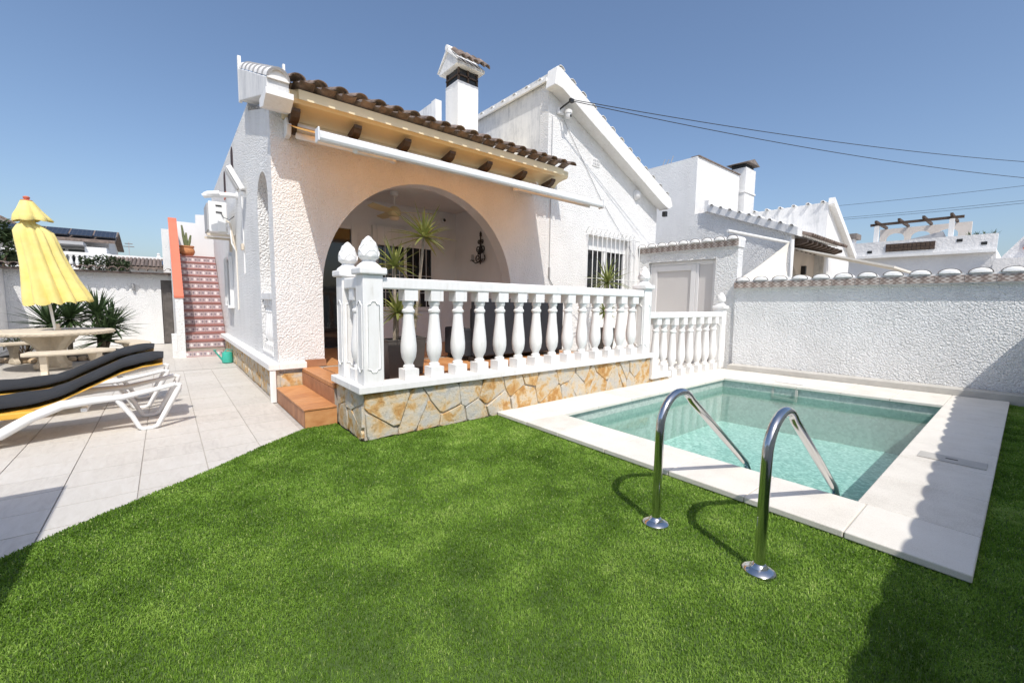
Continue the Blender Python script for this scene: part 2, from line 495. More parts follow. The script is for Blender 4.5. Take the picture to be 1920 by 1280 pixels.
# half-round clay tile, axis along +Y (length L), springing at z=0; shell of thickness t
def barrel_mesh(name, mat, r, L, t=.014, n=8, taper=1.0, solid=False, zs=1.0):
    m = MB(); v = []; f = []
    for j, (yy, k) in enumerate(((0, 1.0), (L, taper))):
        for i in range(n + 1):
            a = pi * i / n; v.append((r * k * cos(a), yy, r * k * sin(a)))
        for i in range(n + 1):
            a = pi * i / n; q = 0 if solid else (r - t) * k
            v.append((q * cos(a) if not solid else r * k * cos(a) * .999, yy, q * sin(a)))
    N = n + 1
    for i in range(n):
        f.append((i, i + 1, 2 * N + i + 1, 2 * N + i))                       # outer
        f.append((N + i + 1, N + i, 3 * N + i, 3 * N + i + 1))              # inner
        f.append((i + 1, i, N + i, N + i + 1)); f.append((2 * N + i, 2 * N + i + 1, 3 * N + i + 1, 3 * N + i))
    f.append((0, 2 * N, 3 * N, N)); f.append((n, N + n, 3 * N + n, 2 * N + n))
    m.add([(x, y, z * zs) for x, y, z in v], f)
    return m.mesh(name, mat, 40)

# irregular convex cells in a rectangle, for crazy-paving stone
def voronoi_cells(w, h, seeds):
    cells = []
    for i, (sx, sy) in enumerate(seeds):
        poly = [(0, 0), (w, 0), (w, h), (0, h)]
        for j, (tx, ty) in enumerate(seeds):
            if i == j: continue
            nx, ny = tx - sx, ty - sy; mx, my = (tx + sx) / 2, (ty + sy) / 2
            out = []
            for k in range(len(poly)):
                p, q = poly[k], poly[(k + 1) % len(poly)]
                dp = (p[0] - mx) * nx + (p[1] - my) * ny; dq = (q[0] - mx) * nx + (q[1] - my) * ny
                if dp <= 0: out.append(p)
                if dp * dq < 0:
                    u = dp / (dp - dq); out.append((p[0] + (q[0] - p[0]) * u, p[1] + (q[1] - p[1]) * u))
            poly = out
            if len(poly) < 3: break
        if len(poly) >= 3: cells.append(poly)
    return cells
def jitter_seeds(w, h, cw, ch, r, jit=.5):
    nx, ny = max(1, round(w / cw)), max(1, round(h / ch)); out = []
    for j in range(ny):
        for i in range(nx):
            if r.random() < .16: continue
            if r.random() < .14: out.append(((i + r.random()) * w / nx, (j + r.random()) * h / ny))
            out.append(((i + .5 + (.25 if j % 2 else -.25) + r.uniform(-jit, jit)) * w / nx, (j + .5 + r.uniform(-jit, jit)) * h / ny))
    return out
def lay_stones(parent, frame, w, h, cw, ch, seed, gap=.009, thick=.035):
    """frame(u, v, d) -> world point; each cell becomes one stone standing proud of the mortar"""
    r = random.Random(seed)
    for poly in voronoi_cells(w, h, jitter_seeds(w, h, cw, ch, r)):
        cx = sum(p[0] for p in poly) / len(poly); cy = sum(p[1] for p in poly) / len(poly)
        # soften corners a little: insert points, pull towards the centre
        q = []
        for k in range(len(poly)):
            a, b = poly[k], poly[(k + 1) % len(poly)]
            L = math.hypot(b[0] - a[0], b[1] - a[1])
            if L < .02: q.append(a); continue
            q.append((a[0] + (b[0] - a[0]) * .09, a[1] + (b[1] - a[1]) * .09))
            q.append((a[0] + (b[0] - a[0]) * .84 + r.uniform(-.012, .012), a[1] + (b[1] - a[1]) * .84 + r.uniform(-.012, .012)))
        if len(q) < 3: continue
        t = thick * r.uniform(.75, 1.25); tilt = (r.uniform(-.05, .05), r.uniform(-.05, .05))
        rad = max(.05, min(w, h, math.sqrt(sum((p[0] - cx) ** 2 + (p[1] - cy) ** 2 for p in q) / len(q))))
        def sh(p, k): 
            L = max(1e-4, math.hypot(p[0] - cx, p[1] - cy)); s_ = max(.1, (L - k) / L)
            return (cx + (p[0] - cx) * s_, cy + (p[1] - cy) * s_)
        n = len(q); v = []
        for k, dd in ((gap, 0), (gap, t * .75), (gap + .007, t)):
            for p in q:
                u = sh(p, k); v.append(frame(u[0], u[1], dd + (tilt[0] * (u[0] - cx) + tilt[1] * (u[1] - cy) if dd else 0)))
        v.append(frame(cx, cy, t * 1.06))
        f = []
        for lv in range(2):
            for i in range(n): f.append((lv * n + i, lv * n + (i + 1) % n, (lv + 1) * n + (i + 1) % n, (lv + 1) * n + i))
        for i in range(n): f.append((2 * n + i, 2 * n + (i + 1) % n, 3 * n))
        MB().add(v, f).out('stone', 'cladding_stone', parent, smooth=32)

def leaf_blade(mb, base, dirv, L, w, droop=.3, seg=5, fold=.25, twist=0):
    base = Vector(base); dirv = Vector(dirv).normalized()
    side = dirv.cross(Vector((0, 0, 1)))
    side = side.normalized() if side.length > 1e-3 else Vector((1, 0, 0))
    p = base.copy(); dd = dirv.copy(); v = []; f = []
    for i in range(seg + 1):
        t = i / seg; ww = w * (min(1, .55 + t * 2.2) * (1 - t ** 2.2)) + .0008
        up = side.cross(dd).normalized()
        v += [p - side * ww / 2 + up * ww * fold, p, p + side * ww / 2 + up * ww * fold]
        if i:
            b = 3 * (i - 1); f += [(b, b + 1, b + 4, b + 3), (b + 1, b + 2, b + 5, b + 4)]
        dd = (dd + Vector((0, 0, -droop / seg))).normalized(); p = p + dd * L / seg
    mb.add(v, f)

# ------------------------------------------------------------------ ground, path, lawn
PX0, PX1, PY0, PY1 = 3.5, 9.0, .4, 3.9               # hole in the ground sheet, under the pool
gm = MB()
for x0, x1, y0, y1 in ((-300, PX0, -300, 400), (PX1, 400, -300, 400), (PX0, PX1, -300, PY0), (PX0, PX1, PY1, 400)):
    gm.add([(x0, y0, -.05), (x1, y0, -.05), (x1, y1, -.05), (x0, y1, -.05)], [(0, 1, 2, 3)])
structure(gm.out('ground', 'earth', loc=(0, 0, 0)))

def edge_y(x):                                        # lawn / path edge: a slightly wavy diagonal
    pts = [(-2.4, 2.2), (-1.3, 3.05), (-.77, 3.47), (-.55, 3.68), (-.22, 3.93), (.21, 4.25), (.63, 4.63), (1.13, 5.05)]
    for (xa, ya), (xb, yb) in zip(pts[:-1], pts[1:]):
        if x <= xb: return ya + (yb - ya) * (x - xa) / (xb - xa)
    return 5.05
pm = MB()
xs = [-3.3 + i * .15 for i in range(31)]
v = []
for x in xs: v += [(x, max(1.2, edge_y(x)) - .25, -.012), (x, 17.2, -.012)]
pm.add(v, [(2 * i, 2 * i + 2, 2 * i + 3, 2 * i + 1) for i in range(len(xs) - 1)])
gp = structure(pm.out('garden_path', 'path_far', loc=(0, 0, 0)))
gb = MB(); gb.add([(-1.9, 2.3, -.008), (1.16, 2.3, -.008), (1.16, 10.6, -.008), (-2.9, 10.6, -.008)], [(0, 1, 2, 3)])
gb.out('grout_bed', 'deck_grout', gp)
# slabs one by one where they read singly; those at the lawn are cut to the diagonal
TW, TD = .44, .37
slab_cache = {}
for j in range(-6, 19):
    y0 = 3.75 + j * TD; y1 = y0 + TD
    for i in range(-7, 4):
        x0 = -.22 + i * TW; x1 = min(x0 + TW, 1.15)
        if x1 - x0 < .06 or y1 > 10.6: continue
        if x1 < -.215 * y1 - .55 or x0 < -2.9: continue
        g = .004
        e0, e1 = edge_y(x0) - .03, edge_y(x1) - .03
        if y1 < min(e0, e1): continue
        quad = [(x0 + g, y0 + g), (x1 - g, y0 + g), (x1 - g, y1 - g), (x0 + g, y1 - g)]
        if y0 < max(e0, e1):
            a = (e1 - e0) / (x1 - x0); poly = []
            fn = lambda p: p[1] - (e0 + a * (p[0] - x0))
            for k in range(4):
                p, q = quad[k], quad[(k + 1) % 4]; dp, dq = fn(p), fn(q)
                if dp >= 0: poly.append(p)
                if dp * dq < 0:
                    u = dp / (dp - dq); poly.append((p[0] + (q[0] - p[0]) * u, p[1] + (q[1] - p[1]) * u))
            if len(poly) < 3: continue
            MB().prism(poly, 2, -.007, 0).out('paving_slab', 'path_tile', gp)
        else:
            key = round(x1 - x0, 3)
            if key not in slab_cache:
                w, dd = (x1 - x0) / 2 - g, TD / 2 - g
                slab_cache[key] = B(-w, w, -dd, dd, -.007, 0).mesh('paving_slab', 'path_tile')
            link('paving_slab', slab_cache[key], gp, ((x0 + x1) / 2, (y0 + y1) / 2, U(-.0012, .0012)))

# ------------------------------------------------------------------ pool
SK = .10                                              # the far wall runs a few degrees off square
XF = lambda y: 9.40 + (4.15 - y) * SK                 # far outer edge of the coping
XI = lambda y: 8.26 + (3.62 - y) * .13                # far inner edge
NX0, NX1, Y_S0, Y_S1, Y_N0, Y_N1 = 3.20, 3.77, .07, .65, 3.62, 4.17
CT = .06
basin = MB()
bz = -.80
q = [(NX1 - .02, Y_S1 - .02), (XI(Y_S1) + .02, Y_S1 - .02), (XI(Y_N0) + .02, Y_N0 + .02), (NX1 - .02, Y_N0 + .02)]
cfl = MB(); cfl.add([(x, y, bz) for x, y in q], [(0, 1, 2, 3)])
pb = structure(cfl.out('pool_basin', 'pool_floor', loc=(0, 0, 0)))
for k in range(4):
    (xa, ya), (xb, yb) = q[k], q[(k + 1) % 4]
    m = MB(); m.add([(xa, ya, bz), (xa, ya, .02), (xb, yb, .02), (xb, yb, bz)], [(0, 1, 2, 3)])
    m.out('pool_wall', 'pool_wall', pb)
wm = MB(); n = 24
wm.add([(x, y, -.115) for x, y in q], [(0, 1, 2, 3)])
structure(wm.out('pool_water', 'pool_water', loc=(0, 0, 0)))
# skimmer mouth in the far wall
ys = 2.62
m = MB(); m.add([(XI(ys) + .005, ys - .16, -.19), (XI(ys) + .005, ys + .16, -.19), (XI(ys) + .005, ys + .16, -.02), (XI(ys) + .005, ys - .16, -.02)], [(0, 1, 2, 3)])
m2 = MB().box(XI(ys) - .012, XI(ys) + .01, ys - .2, ys - .165, -.2, .0).box(XI(ys) - .012, XI(ys) + .01, ys + .165, ys + .2, -.2, 0)
m2.box(XI(ys) - .03, XI(ys) + .01, ys - .165, ys + .165, -.2, -.16)
m2.out('skimmer_frame', 'kerb_concrete', pb)

bed = MB()
o4 = [(NX0 + .015, Y_S0 + .015), (XF(Y_S0) - .0, Y_S0 + .015), (XF(4.4), 4.4), (NX0 + .015, 4.4)]
i4 = [(NX1 + .004, Y_S1 + .004), (XI(Y_S1) - .004, Y_S1 + .004), (XI(Y_N0) - .004, Y_N0 - .004), (NX1 + .004, Y_N0 - .004)]
bed.add([(x, y, .048) for x, y in o4 + i4], [(k, (k + 1) % 4, 4 + (k + 1) % 4, 4 + k) for k in range(4)])
cop = structure(bed.out('pool_coping', 'pool_grout', loc=(0, 0, 0)))
def slab(poly, name='coping_slab'):
    cx = sum(p[0] for p in poly) / 4; cy = sum(p[1] for p in poly) / 4
    p2 = [(x + math.copysign(.0025, cx - x), y + math.copysign(.0025, cy - y)) for x, y in poly]
    MB().prism(p2, 2, .014, CT + U(-.001, .001)).out(name, 'coping_stone', cop, bevel=.008, seg=3)
OV = .025                                             # nosing over the water
yc = [Y_S0, .62, 1.21, 1.81, 2.48, 3.10, 3.62, Y_N1]
for a, b in zip(yc[:-1], yc[1:]):                     # near side, along the lawn
    slab([(NX0, a), (NX1 + OV, a), (NX1 + OV, b), (NX0, b)])
def along(y0, y1, cuts):
    for a, b in zip(cuts[:-1], cuts[1:]):
        slab([(a(y0), y0), (b(y0), y0), (b(y1), y1), (a(y1), y1)])
cst = lambda c: (lambda y: c)
along(Y_S0, Y_S1 + OV, [cst(NX1 + OV)] + [cst(4.55), cst(5.3), cst(6.05), cst(6.8), cst(7.55), cst(8.2)] + [lambda y: XI(y) - OV + .3] + [XF])
along(Y_N0 - OV, Y_N1, [cst(NX1 + OV)] + [cst(4.5), cst(5.25), cst(6.0), cst(6.75), cst(7.5)] + [lambda y: XI(y) - OV] + [XF])
yf = [Y_S1 + OV, 1.25, 1.85, 2.45, 3.0, Y_N0 - OV]
for a, b in zip(yf[:-1], yf[1:]):                     # far side
    slab([(XI(a) - OV, a), (XF(a), a), (XF(b), b), (XI(b) - OV, b)])
slab([(7.30, 4.175), (XF(4.175), 4.175), (XF(4.4), 4.4), (7.30, 4.4)])
# lids and covers set in the coping
ld = B(8.62, 9.02, 2.4, 2.86, CT + .001, CT + .016).out('skimmer_lid', 'white_plastic', bevel=.006)
tag(ld, 'square white skimmer lid on the far pool coping', 'lid')
gr = thing('drain_cover', (5.6, .34, CT), 'long grey cover plate set in the shaded pool coping', 'cover')
B(5.42, 5.64, .12, .56, CT + .002, CT + .008).out('plate', 'kerb_concrete', gr, bevel=.003)
B(5.52, 5.545, .30, .38, CT + .009, CT + .011).out('finger_slot', 'black_metal', gr)

# ------------------------------------------------------------------ lawn (artificial turf)
LAWN = [(-1.6, -.9), (XF(-.9) - .0, -.9), (XF(.05), .09), (3.23, .09), (3.23, 4.19), (1.49, 4.19), (1.49, 5.02), (1.13, 5.02),
        (.63, 4.63), (.21, 4.25), (-.22, 3.93), (-.55, 3.68), (-.77, 3.47), (-1.3, 3.05), (-1.6, 2.85)]
lb = MB(); lb.add([(x, y, .002) for x, y in LAWN], [tuple(range(len(LAWN)))])
structure(lb.out('lawn', 'turf_base', loc=(0, 0, 0)))
def in_poly(X, Y, poly):
    c = np.zeros(len(X), bool); n = len(poly)
    for i in range(n):
        x0, y0 = poly[i]; x1, y1 = poly[(i + 1) % n]
        if y0 == y1: continue
        cond = ((y0 > Y) != (y1 > Y)) & (X < (x1 - x0) * (Y - y0) / (y1 - y0) + x0)
        c ^= cond
    return c
def value_noise(X, Y, s, seed):
    r = np.random.RandomState(seed); g = r.rand(128, 128)
    x = X / s + 40; y = Y / s + 40
    xi = np.floor(x).astype(int); yi = np.floor(y).astype(int); fx = x - xi; fy = y - yi
    fx = fx * fx * (3 - 2 * fx); fy = fy * fy * (3 - 2 * fy)
    G = lambda i, j: g[i % 128, j % 128]
    return (G(xi, yi) * (1 - fx) + G(xi + 1, yi) * fx) * (1 - fy) + (G(xi, yi + 1) * (1 - fx) + G(xi + 1, yi + 1) * fx) * fy
def make_turf():
    R = np.random.RandomState(5)
    N = 2500000
    X = R.uniform(-1.6, 10.0, N); Y = R.uniform(-.9, 5.1, N)
    D = np.hypot(X, Y)
    # only where the lens (or a neighbouring viewpoint) can see; density falls off with distance
    fwd = (X * .632 + Y * .77)
    dens = np.clip(2.1 / np.maximum(D, 1.0), .22, 1.0)
    keep = in_poly(X, Y, LAWN) & (fwd > .55) & (R.rand(N) < dens)
    for fy_ in (.82, 1.45): keep &= np.hypot(X - 2.44, Y - fy_) > .088
    X, Y, D = X[keep], Y[keep], D[keep]; n = len(X)
    n1 = value_noise(X, Y, .20, 1) * .55 + value_noise(X, Y, .09, 2) * .3 + value_noise(X, Y, .035, 6) * .15
    n2 = value_noise(X, Y, .22, 3); n3 = value_noise(X, Y, .9, 4)
    ang = 2 * pi * (n2 * 1.1 + n3 * .6) + R.normal(0, 1.9, n)
    lean = np.clip(.30 + .75 * n1 + R.normal(0, .22, n), .05, 1.3)
    L = (.0145 + .008 * n1) * R.uniform(.7, 1.2, n)
    w = .0013 * np.clip(D / 2.0, .85, 2.8) * R.uniform(.8, 1.3, n)
    dx, dy = np.cos(ang), np.sin(ang)
    ra = R.uniform(0, 2 * pi, n); sx, sy = np.cos(ra) * w, np.sin(ra) * w
    V = np.empty((n, 5, 3), np.float32)
    z0 = .002
    V[:, 0] = np.stack([X - sx, Y - sy, np.full(n, z0)], 1); V[:, 1] = np.stack([X + sx, Y + sy, np.full(n, z0)], 1)
    mx, my, mz = X + dx * L * .22 * lean, Y + dy * L * .22 * lean, z0 + L * .58
    V[:, 2] = np.stack([mx - sx * .85, my - sy * .85, mz], 1); V[:, 3] = np.stack([mx + sx * .85, my + sy * .85, mz], 1)
    hz = z0 + L * np.clip(1.02 - .42 * lean, .35, 1)
    V[:, 4] = np.stack([X + dx * L * .8 * lean, Y + dy * L * .8 * lean, hz], 1)
    base = (np.arange(n) * 5)[:, None]
    T = np.concatenate([base + np.array([0, 1, 3]), base + np.array([0, 3, 2]), base + np.array([2, 3, 4])], 1).reshape(-1).astype(np.int32)
    me = bpy.data.meshes.new('turf_fibres')
    me.vertices.add(n * 5); me.vertices.foreach_set('co', V.reshape(-1))
    nt = n * 3
    me.loops.add(nt * 3); me.loops.foreach_set('vertex_index', T)
    me.polygons.add(nt); me.polygons.foreach_set('loop_start', np.arange(0, nt * 3, 3, dtype=np.int32))
    me.update(calc_edges=True)
    tint = np.clip(.44 + .78 * (n1 - .5) + .3 * (n3 - .5) + R.normal(0, .11, n), 0, 1)
    tint = np.where(R.rand(n) < .03, .95, tint)
    a = me.attributes.new('tint', 'FLOAT', 'POINT'); a.data.foreach_set('value', np.repeat(tint, 5).astype(np.float32))
    me.materials.append(MATS['turf_fibre'])
    o = link('turf_fibres', me, None, (0, 0, 0))
    tag(o, 'bright green artificial grass between path and pool', 'grass', kind='stuff')
make_turf()
# ------------------------------------------------------------------ the villa
villa = thing('villa', (1.2, 6.65, 0), 'white stuccoed villa with arched porch, chimney and half gable behind the balustrade', 'house')
FY, FT = 6.65, .28
TOPZ = 4.02
ax0, ax1, spring = 1.82, 5.41, 1.60
ac, ar = (ax0 + ax1) / 2, (ax1 - ax0) / 2
sm = [(1.2, 0, TOPZ), (ax0, 0, TOPZ), (ax0, spring, TOPZ)]
for i in range(1, 40):
    a = pi - pi * i / 40
    sm.append((ac + ar * cos(a), spring + ar * sin(a), TOPZ))
sm += [(ax1, spring, TOPZ), (ax1, 0, TOPZ), (6.35, 0, TOPZ)]
MB().strip_wall(1, FY, FY + FT, sm).out('porch_wall', 'facade_plaster', villa)
# side wall with its tall arched opening, raking up to the ridge, then level parapet
def rake(y): return 3.98 + .30 * (y - 6.65) if y < 8.35 else 4.62 - .035 * (y - 8.35)
sa0, sa1, ss = 6.96, 7.82, 2.88
sr = (sa1 - sa0) / 2
sm = [(6.93, 0, rake(6.93)), (sa0, 0, rake(sa0)), (sa0, ss, rake(sa0))]
for i in range(1, 16):
    a = pi - pi * i / 16; yy = (sa0 + sa1) / 2 + sr * cos(a); sm.append((yy, ss + sr * sin(a), rake(yy)))
sm += [(sa1, ss, rake(sa1)), (sa1, 0, rake(sa1)), (8.35, 0, rake(8.349)), (8.35, 0, 4.62), (15.4, 0, rake(15.4))]
MB().strip_wall(0, 1.2, 1.45, sm).out('side_wall', 'stucco_coarse', villa)
B(1.2, 1.45, sa0, sa1, 0, .60).out('sill_wall', 'stucco', villa)
# slit niches high in the side wall
for yy, z0, z1 in ((10.55, 4.02, 4.50), (11.95, 3.85, 4.33)):
    pr = [(yy - .17, z0), (yy + .17, z0)] + [(yy + .17 * cos(a), z1 - .2 + .2 * sin(a)) for a in [pi * k / 8 for k in range(1, 8)]]
    nb = MB().prism(pr, 0, 1.192, 1.199).out('niche', 'dark_niche', villa)
    MB().prism([(yy - .17, z0 - .14), (yy + .17, z0 - .14), (yy + .17, z0 - .004), (yy - .17, z0 - .004)], 0, 1.185, 1.199).out('niche_sill', 'red_paint', villa)
# white gable-end fin behind the ridge and the roof slab
MB().prism([(6.16, 4.00), (8.42, 4.80), (8.42, 4.92), (6.16, 4.12)], 0, 1.46, 6.34).out('roof_slab', 'cream_paint', villa)
MB().prism([(8.43, 4.3), (15.4, 4.2), (15.4, 4.3), (8.43, 4.4)], 0, 1.46, 6.34).out('flat_roof', 'weathered_white', villa)
B(1.46, 6.34, 8.43, 8.55, 4.4, 4.86).out('ridge_wall', 'weathered_white', villa)
# raking parapet cap of overlapping barrel tiles
cap = MB().prism([(6.10, 3.93), (8.32, 4.60), (8.32, 5.10), (6.10, 4.13)], 0, 1.085, 1.335).out('rake_cap', 'weathered_white', villa, bevel=.01)
MB().prism([(6.28, 3.84), (6.52, 3.90), (6.52, 4.0), (6.08, 4.0), (6.08, 3.93)], 0, 1.07, 1.38).out('rake_corbel', 'white_paint', villa)
sl_ = atan2(.97, 2.22)
bm_ = barrel_mesh('rake_tile', 'roof_white', .128, .46, .03, 10, .84)
rlip = barrel_mesh('tile_edge', 'far_grey', .131, .010, .02, 10)
for k in range(7):
    t = k / 7
    yk, zk = 6.07 + 2.24 * t, 4.13 + .975 * t
    rtl = link('rake_tile', bm_, cap, (1.21, yk, zk - .015 + .012), (sl_, 0, 0))
    lo = bpy.data.objects.new('tile_edge', rlip); COL.objects.link(lo); lo.parent = rtl; lo.location = (0, -.004, 0)
fp = [(1.21 + .124 * cos(a), 4.115 + .124 * sin(a)) for a in [pi * k / 12 for k in range(13)]]
MB().prism(fp, 1, 6.066, 6.095).out('rake_end', 'white_paint', cap)
B(1.085, 1.13, 8.33, 8.40, 4.6, 5.30).out('rake_pinnacle', 'white_paint', villa)
B(1.50, 1.53, 7.2, 7.25, 4.3, 4.86).out('rake_pinnacle', 'white_paint', villa)
# porch roof tiles: channels and covers
sp = atan2(.80, 2.26)
cov = barrel_mesh('roof_tile', 'roof_brown', .092, .46, .013, 8, .86, zs=.64)
covx = 0
chn = barrel_mesh('channel_tile', 'roof_brown', .095, .46, .011, 8, .9, zs=.24)
NC = 20
for i in range(NC):
    x = 1.42 + i * (6.44 - 1.42) / (NC - 1)
    for r_ in range(3):
        yk, zk = 6.00 + r_ * .36, 4.125 + r_ * .36 * .354
        link('roof_tile', cov, villa, (x, yk, zk + .052 + U(-.006, .006)), (sp + U(-.01, .01), 0, U(-.02, .02)))
        if i < NC - 1:
            o = link('channel_tile', chn, villa, (x + .132, yk + .06, zk + .080), (sp, pi, 0))
# cream soffit: fascia, cove, moulding
cv = [(6.235, 4.12), (6.235, 4.03), (6.27, 3.985)]
for k in range(1, 9):
    a = k / 8 * pi / 2; cv.append((6.27 + .33 * sin(a) ** 1.0, 3.985 - .11 * (1 - cos(a))))
cv += [(6.645, 3.87), (6.645, 4.10)]
MB().prism(cv, 0, 1.345, 6.55).out('soffit_cove', 'cream_paint', villa, smooth=30)
B(1.47, 6.345, 6.60, 6.648, 3.76, 3.868).out('soffit_band', 'cream_paint', villa)
cprof = [(6.60, 3.68), (6.60, 3.865), (6.28, 3.93), (6.28, 3.885), (6.30, 3.87), (6.33, 3.83), (6.39, 3.80), (6.45, 3.79), (6.49, 3.76), (6.54, 3.69)]
for x in (1.45, 2.26, 3.03, 3.83, 4.60, 5.42, 6.18):
    MB().prism(cprof, 0, x - .055, x + .055).out('corbel', 'dark_wood', villa, bevel=.006)
# chimney
ch = B(4.99, 5.51, 8.0, 8.5, 4.4, 6.08).out('chimney', 'plaster_fine', villa)
B(5.02, 5.48, 8.03, 8.47, 6.081, 6.34).out('chimney_vent', 'black_metal', ch)
bk = MB()
for k in range(3):
    for x, y in ((5.0 + k * .235, 8.0), (5.0 + k * .235, 8.46)): bk.box(x, x + .035, y, y + .035, 6.081, 6.338)
bk.box(4.99, 5.51, 8.0, 8.015, 6.19, 6.22).box(4.99, 5.005, 8.016, 8.5, 6.19, 6.22)
tag(bk.out('vent_screen', 'dark_wood', ch), kind='stuff')
MB().prism([(7.88, 6.341), (8.62, 6.341), (8.62, 6.40), (8.25, 6.72), (7.88, 6.40)], 0, 4.90, 5.60).out('chimney_cap', 'weathered_white', ch, bevel=.008)
MB().prism([(7.84, 6.39), (7.88, 6.44), (8.25, 6.78), (8.62, 6.44), (8.66, 6.39), (8.25, 6.70)], 0, 4.87, 4.93).out('cap_rake', 'white_paint', ch)
ct = barrel_mesh('cap_tile', 'roof_brown', .075, .44, .014, 8, .9)
for k in range(5): link('cap_tile', ct, ch, (4.95 + k * .155, 7.76, 6.40), (atan2(.34, .41), 0, 0))
MB().tube([(4.86, 8.25, 6.77), (5.62, 8.25, 6.77)], .06, 10).out('cap_ridge', 'white_paint', ch, smooth=40)
# half gable block
GX0, GX1 = 6.35, 10.50
gz = lambda x: 5.98 - .437 * (x - 6.35)
wx0, wx1, wz0, wz1 = 7.72, 9.36, 1.62, 3.04
gw = MB()
gw.strip_wall(1, 6.65, 6.9, [(GX0, 0, gz(GX0)), (wx0, 0, gz(wx0)), (wx0, wz1, gz(wx0)), (wx1, wz1, gz(wx1)), (wx1, 0, gz(wx1)), (GX1, 0, gz(GX1))])
gw.box(wx0, wx1, 6.65, 6.9, 0, wz0)
gw.out('gable_wall', 'stucco', villa)
B(6.35, 6.6, 6.901, 11.5, 0, 5.975).out('gable_side_wall', 'weathered_white', villa)
B(10.25, 10.5, 6.901, 11.5, 0, 4.16).out('gable_low_wall', 'stucco', villa)
MB().prism([(6.30, 6.02), (10.72, 4.088), (10.72, 4.18), (6.30, 6.11)], 1, 6.62, 11.5).out('gable_roof', 'weathered_white', villa)
MB().prism([(6.24, 5.79), (6.30, 6.155), (6.40, 6.155), (10.70, 4.285), (10.80, 4.08), (10.62, 3.99), (10.30, 4.09), (6.46, 5.77)], 1, 6.36, 6.648).out('barge_board', 'white_paint', villa, bevel=.012)
vt = barrel_mesh('verge_tile', 'roof_white', .085, .34, .014, 8, zs=.5)
for k in range(13):
    xk = 6.42 + k * .34
    link('verge_tile', vt, villa, (xk, 6.345, 6.148 - (xk - 6.40) * .4349), (0, atan2(1.87, 4.3), 0))
B(10.52, 10.62, 6.40, 6.5, 3.80, 3.93).out('gutter_end', 'black_metal', villa)
rt = barrel_mesh('ridge_tile', 'roof_white', .07, .30, .014, 8)
for k in range(11):
    link('ridge_tile', rt, villa, (6.26, 6.85 + k * .42, 6.02), (0, 0, -pi / 2))
B(6.25, 6.3, 6.64, 11.5, 5.955, 6.02).out('ridge_band', 'white_paint', villa)
# second block peeping out left of the chimney
MB().strip_wall(1, 9.6, 9.8, [(5.35, 4.4, 6.35), (5.52, 4.4, 6.35)]).out('rear_wall_end', 'white_paint', villa)
B(5.35, 5.55, 9.801, 12.5, 4.4, 6.32).out('rear_wall', 'weathered_white', villa)
# gable window: frame, panes, roller box, bowed grille
win = B(wx0, wx1, 6.86, 6.898, wz0, wz1).out('window', 'dark_glass', villa)
fr = MB()
fr.box(wx0, wx1, 6.80, 6.858, 2.72, wz1).box(wx0, wx0 + .06, 6.81, 6.858, wz0, 2.72).box(wx1 - .06, wx1, 6.81, 6.858, wz0, 2.72)
fr.box(wx0 + .06, wx1 - .06, 6.81, 6.858, wz0, wz0 + .06).box((wx0 + wx1) / 2 - .04, (wx0 + wx1) / 2 + .04, 6.815, 6.857, wz0 + .06, 2.72)
fr.out('window_frame', 'white_plastic', win)
B(wx0 - .03, wx1 + .03, 6.56, 6.649, wz0 - .06, wz0).out('window_sill', 'white_paint', win)
gx0, gx1, n = wx0 - .09, wx1 + .09, 12
for i in range(n):
    x = gx0 + (gx1 - gx0) * i / (n - 1)
    MB().tube([(x, 6.645, 3.10), (x, 6.56, 3.19), (x, 6.46, 3.16), (x, 6.43, 3.05), (x, 6.43, 1.62)], .0095, 6).out('grille_bar', 'white_metal', win, smooth=40)
for z in (1.66, 2.02, 3.02): 
    MB().tube([(gx0, 6.645, z), (gx0, 6.425, z), (gx1, 6.425, z), (gx1, 6.645, z)], .009, 6).out('grille_rail', 'white_metal', win)
# porch interior
B(1.46, 5.56, 9.0, 9.2, .3, 3.54).out('porch_back_wall', 'plaster_fine', villa)
B(5.56, 5.72, 6.94, 9.2, .3, 3.54).out('porch_right_wall', 'plaster_fine', villa)
B(1.46, 6.34, 6.94, 9.2, 3.545, 3.68).out('porch_ceiling', 'plaster_fine', villa)
pf = B(1.46, 5.55, 6.66, 8.995, .3, .452).out('porch_floor', 'terracotta', villa)
dr = B(1.62, 3.02, 8.95, 8.985, .47, 2.88).out('glazed_door', 'dark_glass', villa)
MB().box(1.55, 1.62, 8.92, 8.995, .455, 2.95).box(3.02, 3.12, 8.90, 8.995, .455, 2.95).box(1.62, 3.02, 8.92, 8.995, 2.88, 2.95).box(2.29, 2.35, 8.93, 8.949, .47, 2.88).out('door_frame', 'white_plastic', dr)
w2 = B(3.55, 4.85, 8.93, 8.965, 1.30, 2.62).out('window', 'dark_glass', villa)
MB().box(3.47, 4.93, 8.90, 8.995, 2.62, 3.02).box(3.47, 3.55, 8.92, 8.995, 1.3, 2.62).box(4.85, 4.93, 8.92, 8.995, 1.3, 2.62).box(4.17, 4.23, 8.91, 8.929, 1.3, 2.62).box(3.47, 4.93, 8.92, 8.995, 1.22, 1.3).out('window_frame', 'white_plastic', w2)
for i in range(9):
    x = 3.55 + i * 1.3 / 8
    MB().tube([(x, 8.86, 1.22), (x, 8.86, 3.05)], .008, 6).out('grille_bar', 'white_metal', w2)
for z in (1.62, 2.0): MB().tube([(3.45, 8.87, z), (4.95, 8.87, z)], .007, 6).out('grille_rail', 'white_metal', w2)
# skirting at the porch pier
MB().box(1.55, 1.835, 6.628, 6.649, .455, .56).out('skirting', 'terracotta_side', villa)
